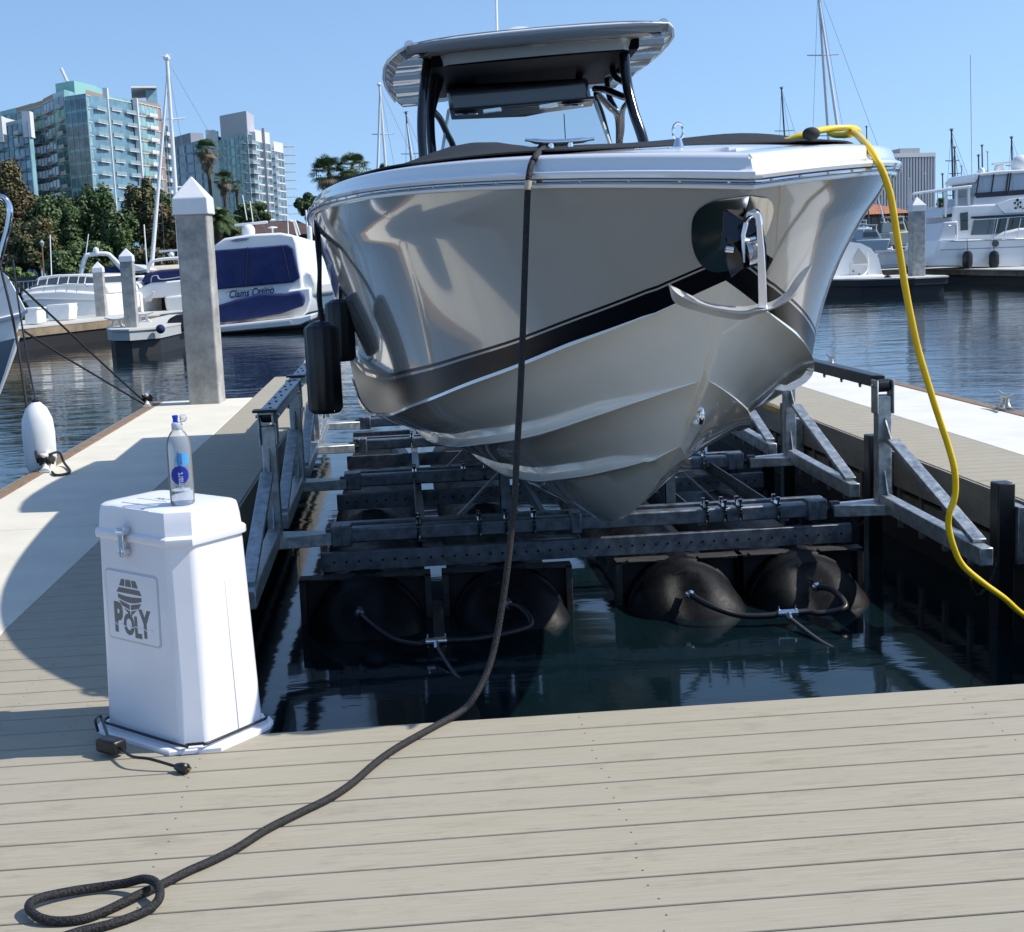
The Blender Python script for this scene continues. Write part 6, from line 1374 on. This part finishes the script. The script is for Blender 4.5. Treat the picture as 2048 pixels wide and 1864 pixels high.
def palm(cx, cy, r, Y, label, nfr=42, base_y=None, date=False, skirt=True, trunk_w=.18):
    c = W(cx, cy, Y); k = Y/FPX; Rr = r*k*1.28; base = Vector((c.x+U(-.3, .3)*(0 if date else 1), Y, .4)); t = thing('palm_tree', label, 'palm tree', base, group='palms on the shore')
    MB().tube(curve([base, (base+c)/2+Vector((U(-.15, .15), 0, 0)), c], 6), [trunk_w*1.3]*5+[trunk_w]*8, 8).build('trunk', bark, t, smooth=60)
    fr_ = MB(); sk = MB()
    for i in range(nfr):
        a = U(0, 2*pi); el = U(-.9, 1.3) if not date else U(-.2, 1.35); L = Rr*U(.8, 1.1); d0 = Vector((cos(a)*cos(el), sin(a)*cos(el), sin(el)))
        isk = skirt and el < -.35; tgt = sk if isk else fr_
        if date:
            pts = [c+d0*L*s+Vector((0, 0, -L*.55*s*s)) for s in (0, .2, .4, .6, .8, 1)]
            for q in range(1, 24):
                s = q/24; j = s*5; i0 = min(4, int(j)); p = pts[i0].lerp(pts[i0+1], j-i0); tdir = (pts[i0+1]-pts[i0]).normalized(); sd = tdir.cross(Vector((0, 0, 1)))
                sd = sd.normalized() if sd.length > .01 else Vector((1, 0, 0)); ll = L*.26*sin(pi*min(1, s*.8+.18))
                for g in (-1, 1): e = p+sd*g*ll*.8+tdir*ll*.5-Vector((0, 0, ll*.35)); w_ = tdir*L*.018; tgt.add([p-w_, p+w_, e], [(0, 1, 2)])
        else:                        # fan: petiole then a fan of leaflets
            h = c+d0*L*.5+Vector((0, 0, -L*.06)); sd = d0.cross(Vector((0, 0, 1))); sd = sd.normalized() if sd.length > .01 else Vector((1, 0, 0)); up = sd.cross(d0).normalized()
            tgt.add([c+sd*.02, c-sd*.02, h-sd*.02, h+sd*.02], [(0, 1, 2, 3)])
            for q in range(-5, 6):
                b = q/5*1.35; dd_ = (d0*cos(b)+sd*sin(b)).normalized(); e = h+dd_*L*.5+Vector((0, 0, -L*.10*abs(q)/5-L*.10)); w_ = dd_.cross(up).normalized()*L*.028; m_ = h+dd_*L*.28; tgt.add([h, m_-w_, e, m_+w_], [(0, 1, 2, 3)])
    fr_.build('fronds', lf_p, t, smooth=0)
    if sk.v:
        for i in range(120):
            a = U(0, 2*pi); z = U(-1.3, -.2)*Rr; rr = Rr*U(.2, .45)*(1.2+z/Rr*.5); p = c+Vector((cos(a)*rr, sin(a)*rr, z)); sk.add([p, p+Vector((U(-.1, .1)*Rr, 0, -.35*Rr)), p+Vector((U(-.15, .15)*Rr, .1, -.1*Rr))], [(0, 1, 2)])
        sk.build('dry_skirt', lf_d, t, smooth=0)
palm(413, 300, 23, 150, 'tallest fan palm in front of the white tower', 60)
palm(446, 358, 19, 150, 'middle fan palm in front of the white tower', 60)
palm(472, 372, 13, 155, 'smallest fan palm of the three by the white tower', 36, skirt=False)
palm(437, 440, 44, 105, 'low date palm with arching fronds beside the tall pile', 54, date=True, skirt=False, trunk_w=.3)
palm(658, 345, 34, 118, 'bushy fan palm left of the pair beside our boat', 80)
palm(704, 335, 32, 118, 'bushy fan palm right of the pair beside our boat', 80)
palm(768, 343, 17, 130, 'small palm tip behind the white mast and furled jib', 44)
# hedge, lamp and railing on the left shore
hd = thing('clipped_hedge', 'bright green clipped hedge on the shore behind the express cruiser', 'hedge', XY(30, 86)); hb = MB()
for (x0, x1, y0, y1) in ((12, 40, 537, 565), (44, 66, 548, 570)):
    for i in range(500):
        p = W(U(x0, x1), U(y0, y1), 86+U(-.4, .4)); s = .14; nn = Vector((U(-1, 1), U(-1, .2), U(-.2, 1))).normalized(); s1, s2 = frame(nn); hb.add([p-s1*s, p+s2*s, p+s1*s, p-s2*s], [(0, 1, 2, 3)])
hb.build('foliage', leafmat('hedge_green', (.06, .11, .02), (.16, .24, .05), 1), hd, smooth=0)
t = thing('street_lamp', 'old style street lamp with glass lantern in front of the shore trees', 'street lamp', XY(85, 82)); rod('pole', [W(88, 555, 82), W(84, 493, 82)], .05, mat('lamp_pole_rust', (.22, .10, .05), .7), t)
c = W(84, 489, 82); MB().lathe([(.06, -.12), (.12, .05), (.14, .12), (.05, .2), (.01, .26)], c, 'z', 8).build('lantern', mat('lantern_glass', (.45, .45, .42), .4), t)
t = thing('shore_railing', 'thin metal railing along the left shore path', 'railing', XY(60, 80))
for x in range(20, 110, 9): rod('rail_post', [W(x, 563, 80), W(x+.5, 585, 80)], .025, galvc, t)
rod('top_rail', [W(16, 565, 80), W(110, 559, 80)], .03, galvc, t)
t = thing('shore_fence', 'dark mesh fence behind the express cruiser', 'fence', XY(90, 84)); slab('fence_panel', [(30, 555), (75, 552), (76, 580), (30, 583)], 84, (0, .06, 0), mat('fence_mesh', (.05, .055, .06), .8), t)

# ------------- our left neighbour: white bow cut by the frame, its fender and lines
YN = 13.0
t = thing('neighbour_boat', 'white boat bow with dark reflection painted on its side reaching in at the left edge', 'motor boat', W(0, 650, YN))
slab('topside', [(53, 622), (50, 633), (44, 642), (30, 685), (12, 745), (-6, 800), (-60, 830), (-60, 640), (-20, 640)], YN, (-1.6, 1.5, 0), gelwhite, t, .8, bevel=.04)
slab('bow_deck', [(54, 620), (36, 585), (14, 545), (-4, 522), (-60, 500), (-60, 640), (0, 640), (50, 628)], YN+.02, (-1.6, 1.6, 0), gelwhite, t, .8, bevel=.03)
slab('rub_rail', [(55, 618), (56, 625), (46, 632), (0, 644), (-60, 655), (-60, 648), (0, 637), (40, 628)], YN-.03, (-.05, .1, 0), mat('rail_grey', (.35, .37, .42), .25, .5), t, 1)
slab('side_reflection', [(32, 676), (22, 712), (8, 750), (-8, 792), (-60, 800), (-60, 690), (0, 684)], YN-.02, (-.05, .06, 0), mat('reflection_navy', (.03, .05, .10), .1, coat=1), t, 1)  # reflection on the hull side laid on as a dark glossy panel
slab('stem_edge', [(36, 672), (27, 706), (12, 748), (-4, 790), (-8, 792), (8, 748), (20, 710), (31, 674)], YN-.04, (0, .08, 0), gelwhite, t, 1)
rod('bow_rail', curve([W(-10, 392, YN+.4), W(10, 398, YN+.4), W(20, 420, YN+.4), W(16, 455, YN+.4), W(4, 500, YN+.4), W(-12, 560, YN+.4)], 6), .030, steel, t, 8)
f = W(78, 878, 11.2)
t = thing('white_fender', 'white oval fender hanging against the left finger from the neighbouring boat', 'fender', f)
MB().lathe([(.01, -.30), (.07, -.285), (.105, -.24), (.122, -.15), (.125, .05), (.115, .16), (.08, .245), (.04, .285), (.022, .30), (.015, .31)], f, 'z', 24).build('fender_body', mat('fender_white', (.78, .79, .78), .35), t, smooth=70)
MB().lathe([(.03, 0), (.032, .02), (.02, .03)], f+Vector((0, 0, .285)), 'z', 12).build('fender_eye', blackrub, t)
rod('fender_line', [f+Vector((0, 0, .3)), W(55, 720, 11.6), W(36, 600, 12.2), W(26, 520, 12.6)], .008, blackrub, t)
for pts, lab in (([(76, 925, 11.0), (55, 820, 11.4), (30, 660, 12.0), (0, 530, 12.6), (-20, 440, 12.9)], 'black line from the nearest roped cleat up to the neighbouring bow'),
                 ([(292, 806, 16.0), (200, 722, 15.0), (120, 647, 14.0), (50, 582, 13.3), (-10, 525, 12.7)], 'upper black line from the far roped cleat to the neighbouring bow'),
                 ([(294, 812, 16.0), (210, 762, 15.0), (120, 708, 14.0), (45, 660, 13.1)], 'lower black line from the far roped cleat to the neighbouring bow')):
    P = [W(*p) for p in pts]; t = thing('mooring_line', lab, 'mooring line', P[0], group='lines to the neighbouring boat'); MB().tube(curve(P, 5), .011, 7).build('line', ropem, t, smooth=70)
